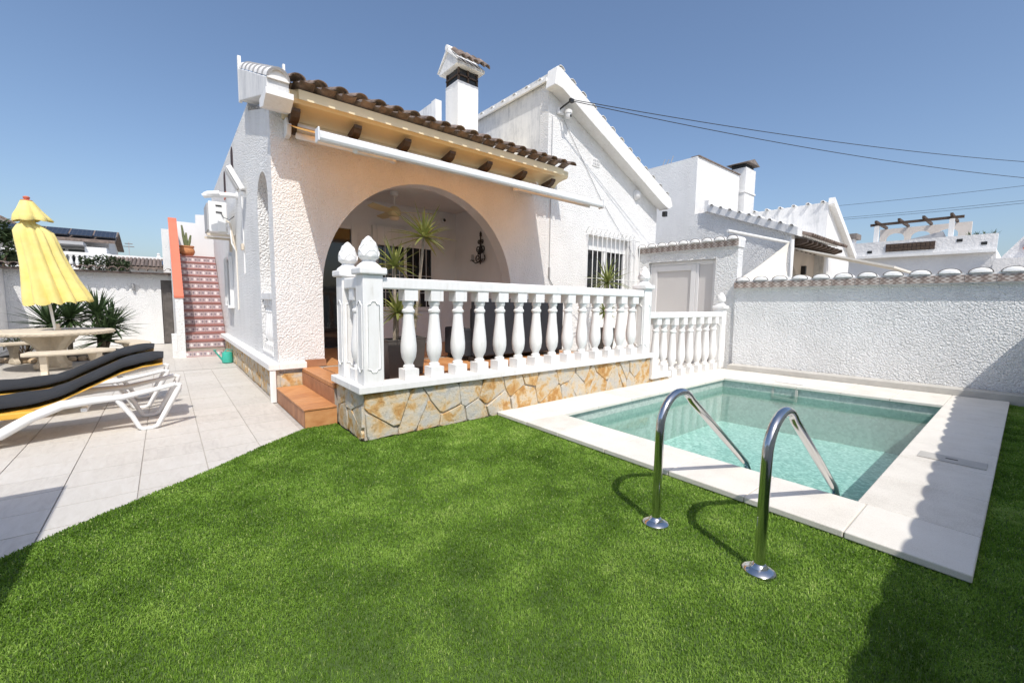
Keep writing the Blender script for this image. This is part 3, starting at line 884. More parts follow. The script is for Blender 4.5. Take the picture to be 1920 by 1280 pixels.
# stone plinth down the side, with its white ledge
pl_ = B(1.155, 1.199, 6.60, 12.9, 0, .455).out('plinth', 'mortar', villa)
lay_stones(pl_, lambda u, v_, d_: (1.155 - d_, 6.60 + u, v_), 6.2, .455, .26, .26, 3, gap=.008, thick=.016)
pl2 = B(1.2, 1.545, 6.605, 6.649, 0, .40).out('plinth', 'mortar', villa)
lay_stones(pl2, lambda u, v_, d_: (1.205 + u, 6.605 - d_, .0 + v_), .34, .40, .34, .2, 8, thick=.022)
MB().box(1.06, 1.2, 6.54, 12.95, .456, .545).box(1.201, 1.55, 6.54, 6.648, .456, .545).box(1.075, 1.15, 6.55, 6.60, 0, .455).out('ledge', 'white_paint', villa, bevel=.008)

# small balustrade in the side opening
bal_prof = [(.058, 0), (.058, .03), (.042, .045), (.048, .07), (.072, .12), (.082, .19), (.082, .25), (.072, .36), (.060, .47), (.053, .565), (.051, .60),
            (.064, .612), (.066, .632), (.052, .648), (.049, .68), (.060, .70), (.060, .715), (.060, .735)]
def baluster_mesh(name, z0=0, H=.985, k=1.0):
    m = MB(); hb = .125 * H
    w = .082 * k
    m.box(-w, w, -w, w, 0, hb).box(-w * .95, w * .95, -w * .95, w * .95, H - .12 * H, H)
    hh = H - hb - .12 * H
    m.lathe((0, 0, hb), [(r * k * 1.07, z / .735 * hh) for r, z in bal_prof], 20)
    me = m.mesh(name, 'white_paint', 35)
    return me
sbal = baluster_mesh('side_baluster', 0, .80, .75)
for k in range(5): link('side_baluster', sbal, villa, (1.29, sa0 + .09 + k * .17, .63))
B(1.19, 1.44, sa0 - .0, sa1, .601, .63).out('side_ledge', 'white_paint', villa)
B(1.205, 1.435, sa0 + .002, sa1 - .002, 1.43, 1.53).out('side_rail', 'white_paint', villa, bevel=.006)

# ------------------------------------------------------------------ awning
aw = thing('awning', (3.65, 6.6, 3.7), 'orange fabric awning with white front bar stretched out over the porch arch', 'awning')
AY, AZ = 4.88, 3.16
MB().prism([(AY - .032, AZ - .055), (AY + .036, AZ - .055), (AY + .036, AZ + .05), (AY + .012, AZ + .058), (AY - .02, AZ + .045), (AY - .045, AZ + .01), (AY - .045, AZ - .03)], 0, 1.334, 5.977).out('front_bar', 'white_plastic', aw, bevel=.006)
MB().box(1.315, 1.333, AY - .065, AY + .065, AZ - .07, AZ + .07).box(5.978, 5.996, AY - .065, AY + .065, AZ - .07, AZ + .07).out('end_caps', 'white_plastic', aw, bevel=.008)
fb = MB(); n = 8
fv = []
for i in range(n + 1):
    t = i / n; y = AY + .02 + (6.56 - AY - .02) * t; z = AZ + .045 + (3.80 - AZ - .045) * t - .03 * sin(pi * t)
    fv += [(1.38, y, z), (5.92, y, z)]
fb.add(fv, [(2 * i, 2 * i + 1, 2 * i + 3, 2 * i + 2) for i in range(n)])
fo = fb.out('canvas', 'awning_canvas', aw, smooth=60)
MB().tube([(1.42, 6.56, 3.79), (5.95, 6.56, 3.79)], .045, 12).out('roller', 'white_metal', aw, smooth=50)
for x in (1.40, 5.93):
    MB().prism([(6.645, 3.62), (6.645, 3.86), (6.50, 3.86), (6.46, 3.76), (6.50, 3.64)], 0, x - .03, x + .03).out('wall_bracket', 'white_metal', aw, bevel=.006)
for a, b_, c_ in (((1.50, 6.52, 3.66), (2.55, 5.78, 3.40), (1.72, AY + .03, AZ - .055)), ((5.83, 6.52, 3.66), (4.78, 5.78, 3.40), (5.72, AY + .03, AZ - .055))):
    for p_, q_, r_ in ((a, b_, .034), (b_, c_, .03)):
        MB().tube([p_, q_], r_, 8, flat=1.25).out('folding_arm', 'white_metal', aw, smooth=40)
    MB().lathe(Vector(b_) - Vector((0, 0, .05)), [(.03, 0), (.042, .01), (.042, .09), (.03, .1)], 12).out('elbow', 'white_metal', aw, smooth=40)

# ------------------------------------------------------------------ terrace, steps and stone front
ter = thing('terrace', (1.5, 4.2, 0), 'raised terrace faced with ochre crazy stone, white ledge and terracotta floor', 'terrace')
TX1 = 6.66
core = B(1.53, TX1, 4.235, 6.645, 0, .40).out('stone_wall', 'mortar', ter)
lay_stones(core, lambda u, v_, d_: (1.53 + u, 4.235 - d_, v_), 5.12, .50, .36, .27, 21, gap=.0055, thick=.024)
lay_stones(core, lambda u, v_, d_: (1.53 - d_, 4.235 + u, v_), .80, .50, .24, .30, 5, gap=.004, thick=.02)
B(1.535, TX1, 4.24, 4.42, .4, .499).out('wall_head', 'mortar', ter)
B(1.535, 1.68, 4.421, 5.05, .4, .499).out('wall_head', 'mortar', ter)
lowst = B(TX1 + .005, 7.28, 4.235, 4.40, 0, .105).out('low_stone_wall', 'mortar', ter)
lay_stones(lowst, lambda u, v_, d_: (TX1 + .01 + u, 4.235 - d_, v_), .6, .105, .3, .105, 9, gap=.006, thick=.03)
MB().box(1.46, TX1 + .06, 4.165, 4.45, .50, .575).box(1.46, 1.74, 4.451, 5.10, .50, .575).out('ledge', 'white_paint', ter, bevel=.008)
MB().box(TX1 + .005, TX1 + .15, 4.165, 4.44, .20, .499).box(TX1 + .005, 7.31, 4.17, 4.44, .108, .199).out('stepped_ledge', 'white_paint', ter, bevel=.006)
fl = B(1.55, TX1, 4.46, 6.64, .401, .445).out('floor', 'grout', ter)
ft = B(-.162, .162, -.162, .162, 0, .012).mesh('floor_tile', 'terracotta')
for i in range(15):
    for j in range(6):
        x, y = 1.90 + i * .33, 4.64 + j * .33
        if x < TX1 - .16 and y < 6.64: link('floor_tile', ft, fl, (x, min(y, 6.47), .446))
# nosing along the step edge
B(1.49, 1.72, 5.11, 6.60, .40, .459).out('step_edge', 'terracotta', ter, bevel=.01)
rs = B(1.50, 1.545, 5.11, 6.60, .0, .398).out('upper_riser', 'grout', ter)
k = 0
for i in range(9):
    y0 = 5.115 + i * .166
    B(1.488, 1.499, y0, y0 + .16, .222, .396).out('riser_tile', 'terracotta_side', rs)
st = B(1.165, 1.495, 5.04, 6.535, 0, .196).out('lower_step', 'grout', ter)
for i in range(5):
    y0 = 5.02 + i * .304
    B(1.14, 1.497, y0, y0 + .30, .197, .219).out('tread_tile', 'terracotta', st, bevel=.006)
for i in range(9):
    y0 = 5.03 + i * .167
    B(1.150, 1.163, y0, y0 + .161, .004, .192).out('riser_tile', 'terracotta_side', st)
for i in range(1):
    B(1.15, 1.497, 5.028, 5.039, .004, .192).out('riser_tile', 'terracotta', st)
lp = structure(B(TX1 + .01, 9.70, 4.41, 6.64, -.02, .05).out('lower_patio', 'coping_stone'))

# ------------------------------------------------------------------ balustrades
def post(parent, x, y, z0, h, w=.105, faces=(1, 0), name='post'):
    p = B(x - w, x + w, y - w, y + w, z0, z0 + h).out(name, 'white_paint', parent, bevel=.008)
    zt = z0 + h
    c = MB()
    c.prism([(x - w - .035, y - w - .035), (x + w + .035, y - w - .035), (x + w + .035, y + w + .035), (x - w - .035, y + w + .035)], 2, zt + .001, zt + .07)
    co = c.out('cap', 'white_paint', p, bevel=.015)
    k = w / .105
    prof = [(.125, 0), (.115, .02), (.085, .045), (.068, .06), (.066, .075), (.085, .09), (.098, .105), (.100, .135), (.094, .175), (.076, .225), (.055, .27), (.028, .305), (.008, .32)]
    def petal(a, z): return 1 + (.075 * abs(sin(z * 52)) * abs(cos(2.5 * a + (z * 52 // pi) * pi / 2)) if z > .1 else 0)
    fm = MB().lathe((x, y, zt + .071), [(r * k, z * k) for r, z in prof], 24, petal)
    pr_, pz_ = [q[0] for q in prof][5:], [q[1] for q in prof][5:]
    for zb_, hh_, nn, off in ((.112, .065, 4, 0), (.165, .065, 4, .5), (.215, .055, 4, 0)):      # overlapping leaf scales
        for j in range(nn):
            pts_ = []
            for q in range(9):
                t_ = q / 8; a_ = 2 * pi * (j + off - .5 + t_) / nn; zz_ = zb_ + hh_ * sin(pi * t_); rr_ = float(np.interp(zz_, pz_, pr_)) + .002
                pts_.append((x + rr_ * k * cos(a_), y + rr_ * k * sin(a_), zt + .071 + zz_ * k))
            fm.tube(pts_, .0065 * k, 5)
    fm.out('finial', 'white_paint', p, smooth=50)
    # raised ogee panel moulding on the two visible faces
    za, zb = z0 + h * .13, z0 + h * .73
    pw = w * .62
    loop = [(-pw, za + .02), (-pw, zb), (-pw * .55, zb + .005), (-pw * .3, zb + .035), (pw * .3, zb + .035), (pw * .55, zb + .005), (pw, zb), (pw, za + .02),
            (pw * .55, za + .015), (pw * .3, za - .015), (-pw * .3, za - .015), (-pw * .55, za + .015), (-pw, za + .02)]
    if faces[0]: MB().tube([(x + u, y - w, z) for u, z in loop], .0085, 6, cap=False).out('panel_moulding', 'white_paint', p, smooth=60)
    if faces[1]: MB().tube([(x - w, y + u, z) for u, z in loop], .0085, 6, cap=False).out('panel_moulding', 'white_paint', p, smooth=60)
    return p
bt = thing('terrace_balustrade', (1.62, 4.3, .575), 'long white balustrade with fourteen turned balusters along the terrace front', 'balustrade')
LZ = .576
post(bt, 1.63, 4.305, LZ, 1.125, .105, (1, 1))
post(bt, 1.63, 4.935, LZ, 1.125, .105, (1, 1))
post(bt, 6.50, 4.305, LZ, 1.125, .105, (1, 1))
bme = baluster_mesh('baluster', 0, .985)
for k in range(14): link('baluster', bme, bt, (2.06 + k * .3165, 4.305, LZ + .001))
link('baluster', bme, bt, (1.63, 4.62, LZ + .001))
MB().box(1.737, 6.393, 4.215, 4.395, 1.563, 1.68).out('rail', 'white_paint', bt, bevel=.015)
MB().box(1.54, 1.72, 4.412, 4.828, 1.563, 1.68).out('rail', 'white_paint', bt, bevel=.015)
bl = thing('low_balustrade', (8.1, 4.3, .06), 'shorter white balustrade of eight balusters standing on the pool coping by the wall', 'balustrade')
bm2 = baluster_mesh('low_baluster', 0, 1.13, .95)
bm3 = baluster_mesh('short_baluster', 0, .99, .92)
for k in range(6): link('low_baluster', bm2, bl, (7.50 + k * .33, 4.29, CT + .002))
link('low_baluster', bm3, bl, (6.93, 4.30, .201)); link('low_baluster', bm3, bl, (7.20, 4.30, .201))
B(6.62, 9.33, 4.21, 4.37, 1.192, 1.30).out('rail', 'white_paint', bl, bevel=.012)
post(bl, 9.43, 4.29, CT, 1.30, .095, (1, 1))

# ------------------------------------------------------------------ boundary walls with barrel-tile coping
def dome_mesh(r, zs):
    m = MB(); v = []; f = []; n = 10
    R_ = ((1.0, .06), (1.0, .0), (.95, -.012), (.75, -.022), (.45, -.028), (.1, -.03))
    for k, yy in R_:
        for i in range(n + 1):
            a = pi * i / n; v.append((r * k * cos(a), yy, r * k * sin(a) * zs))
    N = n + 1
    for j in range(len(R_) - 1):
        for i in range(n): f.append((j * N + i, j * N + i + 1, (j + 1) * N + i + 1, (j + 1) * N + i))
        f.append((j * N, (j + 1) * N, (j + 1) * N + n, j * N + n))
    m.add(v, f)
    return m.mesh('tile_mortar', 'white_paint', 60)
def tiled_wall(name, label, x, y0, y1, h, thick, mat, band, n_t, r, rotz=0, rotx=0, cat='wall', zs=.58, lip=.095):
    """wall running from y0 down to y1 (y1 < y0); inner face at x, body behind it"""
    w = thing(name, (x, y0, 0), label, cat)
    B(x, x + thick, y1, y0, -.3, h).out('wall_face', mat, w)
    B(x - .085, x + thick + .03, y1 - .01, y0 + .012, h + .001, h + band + .045).out('coping_course', 'weathered_white', w)
    L = y0 - y1
    nb = max(2, round(L / .335)); tw = L / nb
    tm = B(-.009, .009, -tw / 2 + .003, tw / 2 - .003, -band / 2, band / 2).mesh('border_tile', 'border_tile')
    for i in range(nb): link('border_tile', tm, w, (x - .093, y0 - tw * (i + .5), h + .018 + band / 2))
    sp_ = L / n_t
    bme_ = barrel_mesh('coping_tile', 'roof_white', r, thick + .16, .014, 10, zs=zs)
    ed = barrel_mesh('tile_lip', 'tile_edge_dark', r + .004, .012, .010, 10, zs=zs)
    fl_ = dome_mesh(r * .95, zs)
    for i in range(n_t):
        yy = y0 - sp_ * (i + .5); zz = h + band + .046
        t = link('coping_tile', bme_, w, (x - lip, yy, zz), (0, U(-.03, .03), -pi / 2))
        for me in ((ed, fl_) if lip > .09 else ()):
            o = bpy.data.objects.new(me.name, me); COL.objects.link(o); o.parent = t; WL[o.name] = Vector((0, 0, 0))
            if me is ed: o.location = (0, -.0125, 0)
    w.rotation_euler = (rotx, 0, rotz)
    return w
tiled_wall('boundary_wall', 'rough white boundary wall beside the pool topped with barrel tiles and a patterned tile band',
           9.75, 4.12, -1.4, 1.80, .22, 'stucco_coarse', .125, 16, .138, rotz=SK, rotx=-.014)
gwl = thing('gate_wall', (9.78, 4.14, 0), 'taller white wall holding the garden gate, tiled along its top', 'wall')
m = MB(); m.strip_wall(0, 9.78, 10.02, [(4.14, 0, 2.72), (4.62, 0, 2.72), (4.62, 2.50, 2.72), (6.36, 2.50, 2.72), (6.36, 0, 2.72), (6.64, 0, 2.72)])
m.out('wall_face', 'stucco_coarse', gwl)
B(9.74, 10.06, 4.12, 6.64, 2.721, 2.89).out('coping_course', 'weathered_white', gwl)
tm = B(-.008, .008, -.152, .152, -.06, .06).mesh('border_tile', 'border_tile')
for i in range(8): link('border_tile', tm, gwl, (9.732, 4.285 + i * .309, 2.805))
bme_ = barrel_mesh('coping_tile', 'roof_white', .125, .40, .014, 10, zs=.68)
ed = barrel_mesh('tile_lip', 'tile_edge_dark', .129, .012, .010, 10, zs=.68)
fl_ = dome_mesh(.118, .68)
for i in range(9):
    t = link('coping_tile', bme_, gwl, (9.70, 4.25 + i * .285, 2.891), (0, 0, -pi / 2))
    for me in (ed, fl_):
        o = bpy.data.objects.new(me.name, me); COL.objects.link(o); o.parent = t
        if me is ed: o.location = (0, -.0125, 0)
gate = thing('garden_gate', (9.85, 5.5, .06), 'pale grey garden gate with side panel set in the tall white wall', 'gate')
MB().box(9.86, 9.93, 4.63, 4.71, .06, 2.49).box(9.86, 9.93, 6.27, 6.35, .06, 2.49).box(9.86, 9.93, 4.71, 6.27, 2.41, 2.49).box(9.86, 9.93, 5.05, 5.12, .06, 2.41).out('frame', 'gate_frame', gate, bevel=.006)
lf = B(9.885, 9.915, 5.125, 6.265, .08, 2.40).out('leaf', 'gate_panel', gate)
MB().box(9.85, 9.884, 5.125, 5.24, .08, 2.40).box(9.85, 9.884, 6.15, 6.265, .08, 2.40).box(9.85, 9.884, 5.241, 6.149, 2.27, 2.40).box(9.85, 9.884, 5.241, 6.149, .08, .25).out('leaf_rim', 'gate_frame', lf, bevel=.005)
B(9.84, 9.849, 5.17, 5.20, 1.05, 1.2).out('handle', 'stainless', lf)
B(9.89, 9.915, 4.715, 5.045, .08, 2.40).out('side_panel', 'gate_panel', gate)

kb = MB(); kb.box(9.43, 9.76, -.95, 4.10, -.02, .16)
kerb = structure(kb.out('kerb', 'kerb_concrete', bevel=.006))
kerb.location = (9.595 + .235, 1.575, -.02); kerb.rotation_euler = (0, 0, SK)

# wall on the near side of the garden, behind the lens: its scalloped top shades the coping
sw = tiled_wall('front_wall', 'white garden wall behind the viewpoint whose scalloped shadow crosses the lawn and coping',
                0, 0, -13.4, 1.80, .22, 'stucco_coarse', .10, 34, .19, zs=.32, lip=.07)
sw.location = (11.2, -.66, 0); sw.rotation_euler = (0, 0, -pi / 2 + .0425)
wb = thing('side_block_wall', (-1.42, 1.2, 0), 'plain white wall block at the left, out of view, shading the path corner', 'wall')
B(-1.74, -1.22, -.72, 3.20, -.02, 1.93).out('wall_face', 'stucco', wb)
B(-1.78, -1.19, -.72, 3.22, 1.931, 2.0).out('coping_course', 'white_paint', wb)
# ------------------------------------------------------------------ pool handrails
def handrail(y, label):
    h = thing('pool_handrail', (2.44, y, 0), label, 'handrail', 'steel handrails of the pool ladder')
    pts = [(2.44, 0.0), (2.44, .3), (2.44, .62)]
    c, r = (2.66, .64), .22
    for k in range(1, 13):
        a = pi - (pi - radians(42)) * k / 12; pts.append((c[0] + r * cos(a), c[1] + r * sin(a)))
    e = pts[-1]
    for t in (.2, .4, .6, .8, 1.0): pts.append((e[0] + (3.82 - e[0]) * t, e[1] + (.10 - e[1]) * t))
    pts += [(3.88, .03), (3.905, -.05), (3.91, -.3), (3.91, -.9)]
    MB().tube([(x, y, z) for x, z in pts], .0275, 16).out('tube', 'stainless', h, smooth=60)
    MB().lathe((2.44, y, .006), [(.082, 0), (.082, .012), (.074, .02), (.045, .03), (.036, .045), (.028, .05)], 28).out('flange', 'stainless', h, smooth=30)
handrail(.82, 'nearer polished steel pool handrail, its round foot deeper in the lawn')
handrail(1.45, 'farther polished steel pool handrail, closer to the stone terrace')
ld = thing('pool_ladder_treads', (3.95, 1.13, -.4), 'steel ladder treads under water between the two handrails', 'ladder')
for z in (-.32, -.6, -.88): B(3.86, 3.96, .83, 1.44, z, z + .03).out('tread', 'stainless', ld)

# ------------------------------------------------------------------ sun loungers
def lounger(y0, dx, railmat, label):
    L = thing('sun_lounger', (-.9 + dx, y0 + .34, 0), label, 'sun lounger', 'sun loungers side by side on the path')
    for y in (y0, y0 + .66):
        MB().tube([(-1.62 + dx, y, .02), (-1.45 + dx, y, .06), (-1.26 + dx, y, .13), (-1.05 + dx, y, .27), (-.84 + dx, y, .36), (-.62 + dx, y, .375), (-.40 + dx, y, .38), (-.12 + dx, y, .435), (.05 + dx, y, .475)],
                  [.045, .06, .07, .07, .066, .055, .045, .036, .034], 12, flat=.7).out('side_rail', railmat, L, smooth=60)
        MB().tube([(.05 + dx, y, .475), (.085 + dx, y, .46), (.075 + dx, y, .42), (-.12 + dx, y, .03), (-.17 + dx, y, .012), (-.25 + dx, y, .012), (-.275 + dx, y, .03), (-.33 + dx, y, .17), (-.44 + dx, y, .36)],
                  [.034, .04, .042, .036, .030, .030, .030, .034, .038], 12, flat=.7).out('leg', 'white_plastic', L, smooth=60)
        MB().tube([(-1.62 + dx, y, .02), (-1.80 + dx, y, .14), (-1.95 + dx, y, .27)], [.035, .035, .03], 10).out('leg', 'white_plastic', L, smooth=60)
        B(-2.0 + dx, -.92 + dx, y - .02, y + .03, .27, .335).out('sling_rail', 'yellow_sling', L, bevel=.015)
    for x in (-1.9, -1.3, -.72): B(x + dx, x + .05 + dx, y0 + .03, y0 + .63, .26, .30).out('crossbar', 'white_plastic', L, bevel=.008)
    prof = [(-2.02, .345), (-1.6, .35), (-1.25, .36), (-1.0, .385), (-.86, .43), (-.62, .555), (-.40, .67), (-.22, .725), (-.05, .745)]
    m = MB(); v = []
    for x, z in prof: v += [(x + dx, y0 + .03, z - .045), (x + dx, y0 + .63, z - .045), (x + dx, y0 + .63, z - .028), (x + dx, y0 + .03, z - .028)]
    f = []
    for i in range(len(prof) - 1):
        for k in range(4): f.append((4 * i + k, 4 * i + (k + 1) % 4, 4 * i + 4 + (k + 1) % 4, 4 * i + 4 + k))
    f += [(3, 2, 1, 0), tuple(4 * (len(prof) - 1) + k for k in range(4))]
    m.add(v, f).out('sling', 'yellow_sling', L)
    # padded cushion: rounded section, swept along the profile, slightly buttoned
    xs_, zs_ = [p[0] for p in prof], [p[1] for p in prof]
    rows = []
    N = 48
    sec = [(-.335, .012), (-.33, -.018), (-.30, -.026), (0, -.028), (.30, -.026), (.33, -.018), (.335, .012), (.32, .048), (.25, .064), (.12, .070), (0, .070), (-.12, .070), (-.25, .064), (-.32, .048)]
    for i in range(N + 1):
        t = i / N; x = -2.04 + 2.0 * t; z = float(np.interp(x, xs_, zs_))
        zz = float(np.interp(x + .03, xs_, zs_)); sl = atan2(zz - z, .03)
        puff = .56 + .07 * abs(sin(pi * (x + .98) / .36)) ** .5
        if t < .04: puff *= .55 + 11 * t
        if t > .95: puff *= max(.35, 1 - (t - .95) * 12)
        wsc = 1 if t < .96 else 1 - (t - .96) * 3
        rows.append([(x + dx - sin(sl) * b * puff, y0 + .33 + a * wsc * (1 + .012 * sin(i * 1.7)), z + .028 + cos(sl) * b * puff + .003 * sin(i * .9 + a * 9)) for a, b in sec])
    v = [p for r in rows for p in r]; n = len(sec); f = []
    for i in range(N):
        for k in range(n): f.append((i * n + k, i * n + (k + 1) % n, (i + 1) * n + (k + 1) % n, (i + 1) * n + k))
    f += [tuple(range(n - 1, -1, -1)), tuple(range(N * n, N * n + n))]
    MB().add(v, f).out('cushion', 'cushion_black', L, smooth=60)
lounger(6.03, 0, 'white_plastic', 'nearer sun lounger, white frame with yellow sling edge under a black cushion')
lounger(7.22, -.10, 'white_plastic', 'farther sun lounger, black cushion half hidden behind the nearer one')

# ------------------------------------------------------------------ stone table, benches, parasol
TC = (-1.78, 12.25)
tb = thing('garden_table', (*TC, 0), 'round cream cast-stone table with carved pedestal under the yellow parasol', 'table')
MB().lathe((*TC, .685), [(.30, -.01), (.86, -.005), (.92, .004), (.935, .03), (.935, .055), (.92, .068), (.88, .07), (.05, .07)], 56).out('table_top', 'cast_stone', tb, smooth=35)
bd = MB()
for k in range(64):
    a = 2 * pi * k / 64; bd.obox((TC[0] + .937 * cos(a), TC[1] + .937 * sin(a), .715), (.012, .045, .02), Matrix.Rotation(a, 3, 'Z'))
tag(bd.out('rim_beads', 'cast_stone', tb), kind='stuff')
for k in range(4):
    a = radians(40) + k * pi / 2; m3 = Matrix.Rotation(a, 3, 'Z')
    pr = [(.05, .02), (.28, .02), (.29, .09), (.22, .14), (.19, .25), (.22, .38), (.31, .50), (.43, .60), (.45, .67), (.05, .67)]
    q = MB().prism(pr, 1, -.06, .06); q.v = [tuple(m3 @ Vector(p) + Vector((*TC, 0))) for p in q.v]
    q.out('pedestal_leg', 'cast_stone', tb, bevel=.015)
MB().lathe((*TC, 0), [(.26, 0), (.26, .03), (.10, .05), (.09, .64), (.12, .675)], 24).out('pedestal_core', 'cast_stone', tb, smooth=40)
def bench(a0, label):
    c = (TC[0] + 1.33 * cos(a0), TC[1] + 1.33 * sin(a0))
    b_ = thing('stone_bench', (*c, 0), label, 'bench', 'curved stone benches round the table')
    da = radians(24); v = []; f = []; n = 14
    for i in range(n + 1):
        a = a0 - da + 2 * da * i / n
        for r, z in ((1.16, .385), (1.50, .385), (1.51, .41), (1.50, .45), (1.16, .45), (1.15, .41)): v.append((TC[0] + r * cos(a), TC[1] + r * sin(a), z))
    for i in range(n):
        for k in range(6): f.append((6 * i + k, 6 * i + (k + 1) % 6, 6 * i + 6 + (k + 1) % 6, 6 * i + 6 + k))
    f += [tuple(range(5, -1, -1)), tuple(6 * n + k for k in range(6))]
    MB().add(v, f).out('seat', 'cast_stone', b_, bevel=.008)
    for s_ in (-1, 1):
        a = a0 + s_ * da * .6; m3 = Matrix.Rotation(a, 3, 'Z')
        q = MB().prism([(-.13, 0), (.13, 0), (.12, .05), (.07, .1), (.07, .24), (.13, .33), (.15, .384), (-.15, .384), (-.13, .33), (-.07, .24), (-.07, .1), (-.12, .05)], 1, -.045, .045)
        o_ = Vector((TC[0] + 1.33 * cos(a), TC[1] + 1.33 * sin(a), 0)); q.v = [tuple(m3 @ Vector(p) + o_) for p in q.v]
        q.out('leg', 'cast_stone', b_, bevel=.01)
bench(radians(-72), 'curved cream stone bench in front of the table, nearest the loungers')
bench(radians(-152), 'curved cream stone bench cut by the left picture edge')
bench(radians(18), 'curved cream stone bench right of the table pedestal')
bench(radians(108), 'curved cream stone bench behind the table by the plants')

ps = thing('parasol', (-1.70, 12.25, .755), 'closed yellow parasol tied near the top, standing in the stone table', 'parasol')
pole0, pole1 = Vector((-1.66, 12.2, .3)), Vector((-1.92, 12.1, 3.24))
MB().tube([pole0, pole1], .022, 12).out('pole', 'white_metal', ps, smooth=60)
MB().lathe((-1.672, 12.2, .755), [(.05, 0), (.05, .03), (.034, .05), (.034, .12), (.024, .13)], 16).out('pole_collar', 'cast_stone', ps, smooth=40)
def axis_at(z): return pole0 + (pole1 - pole0) * ((z - pole0.z) / (pole1.z - pole0.z))
def loft(rows, n=72):
    v = []; f = []
    for (cx, cy, z, rx, ry, fold, nf, ph, wav) in rows:
        for k in range(n):
            a = 2 * pi * k / n
            q = 1 + fold * (abs(sin(nf * a / 2 + ph)) - .6) + fold * .35 * sin(3 * a + ph * 2)
            v.append((cx + rx * q * cos(a), cy + ry * q * sin(a), z + wav * cos(nf * a + .6) * .5 + wav * .8 * cos(a - .5)))
    for i in range(len(rows) - 1):
        for k in range(n): f.append((i * n + k, i * n + (k + 1) % n, (i + 1) * n + (k + 1) % n, (i + 1) * n + k))
    return MB().add(v, f)
rows = []
for z, dx_, rx, fold in ((2.84, 0, .10, .12), (2.80, 0, .105, .2), (2.74, .01, .18, .32), (2.64, .03, .26, .34), (2.45, .05, .285, .34), (2.25, .07, .30, .34), (2.0, .10, .335, .34), (1.75, .13, .385, .34), (1.5, .16, .44, .33), (1.38, .175, .465, .33), (1.30, .18, .47, .33)):
    c = axis_at(z); rows.append((c.x + dx_ * .9 - .05, c.y, z, rx * .93, rx * .75, fold * .85, 12, .7 + (2.8 - z) * .22, .0 if z > 1.5 else .055))
MB().add([], [])
loft(rows).out('canopy', 'parasol_cloth', ps, smooth=75)
rows = []
for z, rx, fold in ((3.20, .085, .05), (3.17, .10, .1), (3.05, .155, .2), (2.93, .225, .28), (2.86, .25, .34), (2.84, .24, .34)):
    c = axis_at(z); rows.append((c.x, c.y, z, rx, rx * .85, fold, 6, .3, .0 if z > 2.9 else .03))
loft(rows, 54).out('canopy_cap', 'parasol_cloth', ps, smooth=75)
MB().lathe(axis_at(3.20), [(.075, 0), (.08, .012), (.03, .03), (.045, .045), (.048, .07), (.03, .085), (.01, .09)], 16).out('finial', 'red_paint', ps, smooth=40)

# ------------------------------------------------------------------ plants behind the table and their bed
def yucca(x, y, z0, hts, label, R, n=60, L=.62, mat='leaf_yucca', name='yucca_plant', w=.045):
    p = thing(name, (x, y, z0), label, 'plant', 'spiky plants by the back wall')
    r = random.Random(int(x * 100) + int(y * 10))
    for dx_, dy_, h in hts:
        MB().tube([(x + dx_ * .3, y + dy_ * .3, z0), (x + dx_ * .8, y + dy_ * .8, z0 + h * .6), (x + dx_, y + dy_, z0 + h)], [.05, .045, .04], 8).out('trunk', 'trunk_grey', p, smooth=60)
        m = MB()
        for k in range(n):
            a = r.uniform(0, 2 * pi); e = r.uniform(-.35, 1.45)
            leaf_blade(m, (x + dx_ + .03 * cos(a), y + dy_ + .03 * sin(a), z0 + h - .04 + e * .05), (cos(a) * cos(e), sin(a) * cos(e), sin(e)), L * r.uniform(.7, 1.1), w, droop=r.uniform(.1, .45))
        tag(m.out('foliage', mat, p, smooth=60), kind='stuff')
yucca(-1.30, 14.6, 0, [(0, 0, .98), (.25, -.15, .72), (.1, -.3, .4)], 'dark spiky yucca right of the parasol pole', 1, 95, .68, w=.06)
yucca(-1.85, 14.7, 0, [(.05, 0, .9), (-.3, .1, .75)], 'dark spiky yucca behind the parasol pole, partly hidden by the yellow cloth', 1, 95, .74, w=.06)
sh = thing('shrub', (-2.5, 14.3, 0), 'grey-green leafy shrub at the left below the table edge', 'shrub')
r = random.Random(3); m = MB(); st_ = MB()
for k in range(16):
    a, rad = r.uniform(0, 2 * pi), r.uniform(.1, .42); hh = r.uniform(.35, .68)
    tip = Vector((-2.5 + rad * cos(a), 14.3 + rad * sin(a), hh))
    st_.tube([(-2.5 + r.uniform(-.06, .06), 14.3, 0), Vector((-2.5, 14.3, 0)).lerp(tip, .6) + Vector((0, 0, .08)), tip], [.014, .01, .006], 6)
    for j in range(26):
        b_ = r.uniform(0, 2 * pi); e = r.uniform(-.3, 1.2)
        leaf_blade(m, tip + Vector((r.uniform(-.05, .05), r.uniform(-.05, .05), r.uniform(-.16, .03))), (cos(b_) * cos(e), sin(b_) * cos(e), sin(e)), r.uniform(.09, .17), .02, .3, 3)
st_.out('stems', 'bark_brown', sh); tag(m.out('foliage', 'leaf_shrub', sh), kind='stuff')
fb_ = thing('flower_bed_edging', (-2.3, 13.6, 0), 'row of rounded ochre stones edging the plant bed', 'edging')
for k in range(22):
    a = radians(205 + k * 7); x, y = -1.75 + 1.25 * cos(a), 14.5 + 1.15 * sin(a)
    q = MB().lathe((x, y, 0), [(.075, 0), (.085, .04), (.06, .085), (.02, .10)], 8, lambda a_, z: U(.82, 1.15))
    q.out('stone', 'border_stone', fb_, smooth=60)
so = structure(MB().prism([(-1.75 + 1.2 * cos(radians(a)), 14.5 + 1.1 * sin(radians(a))) for a in range(0, 360, 20)], 2, .002, .05).out('plant_bed', 'soil'))

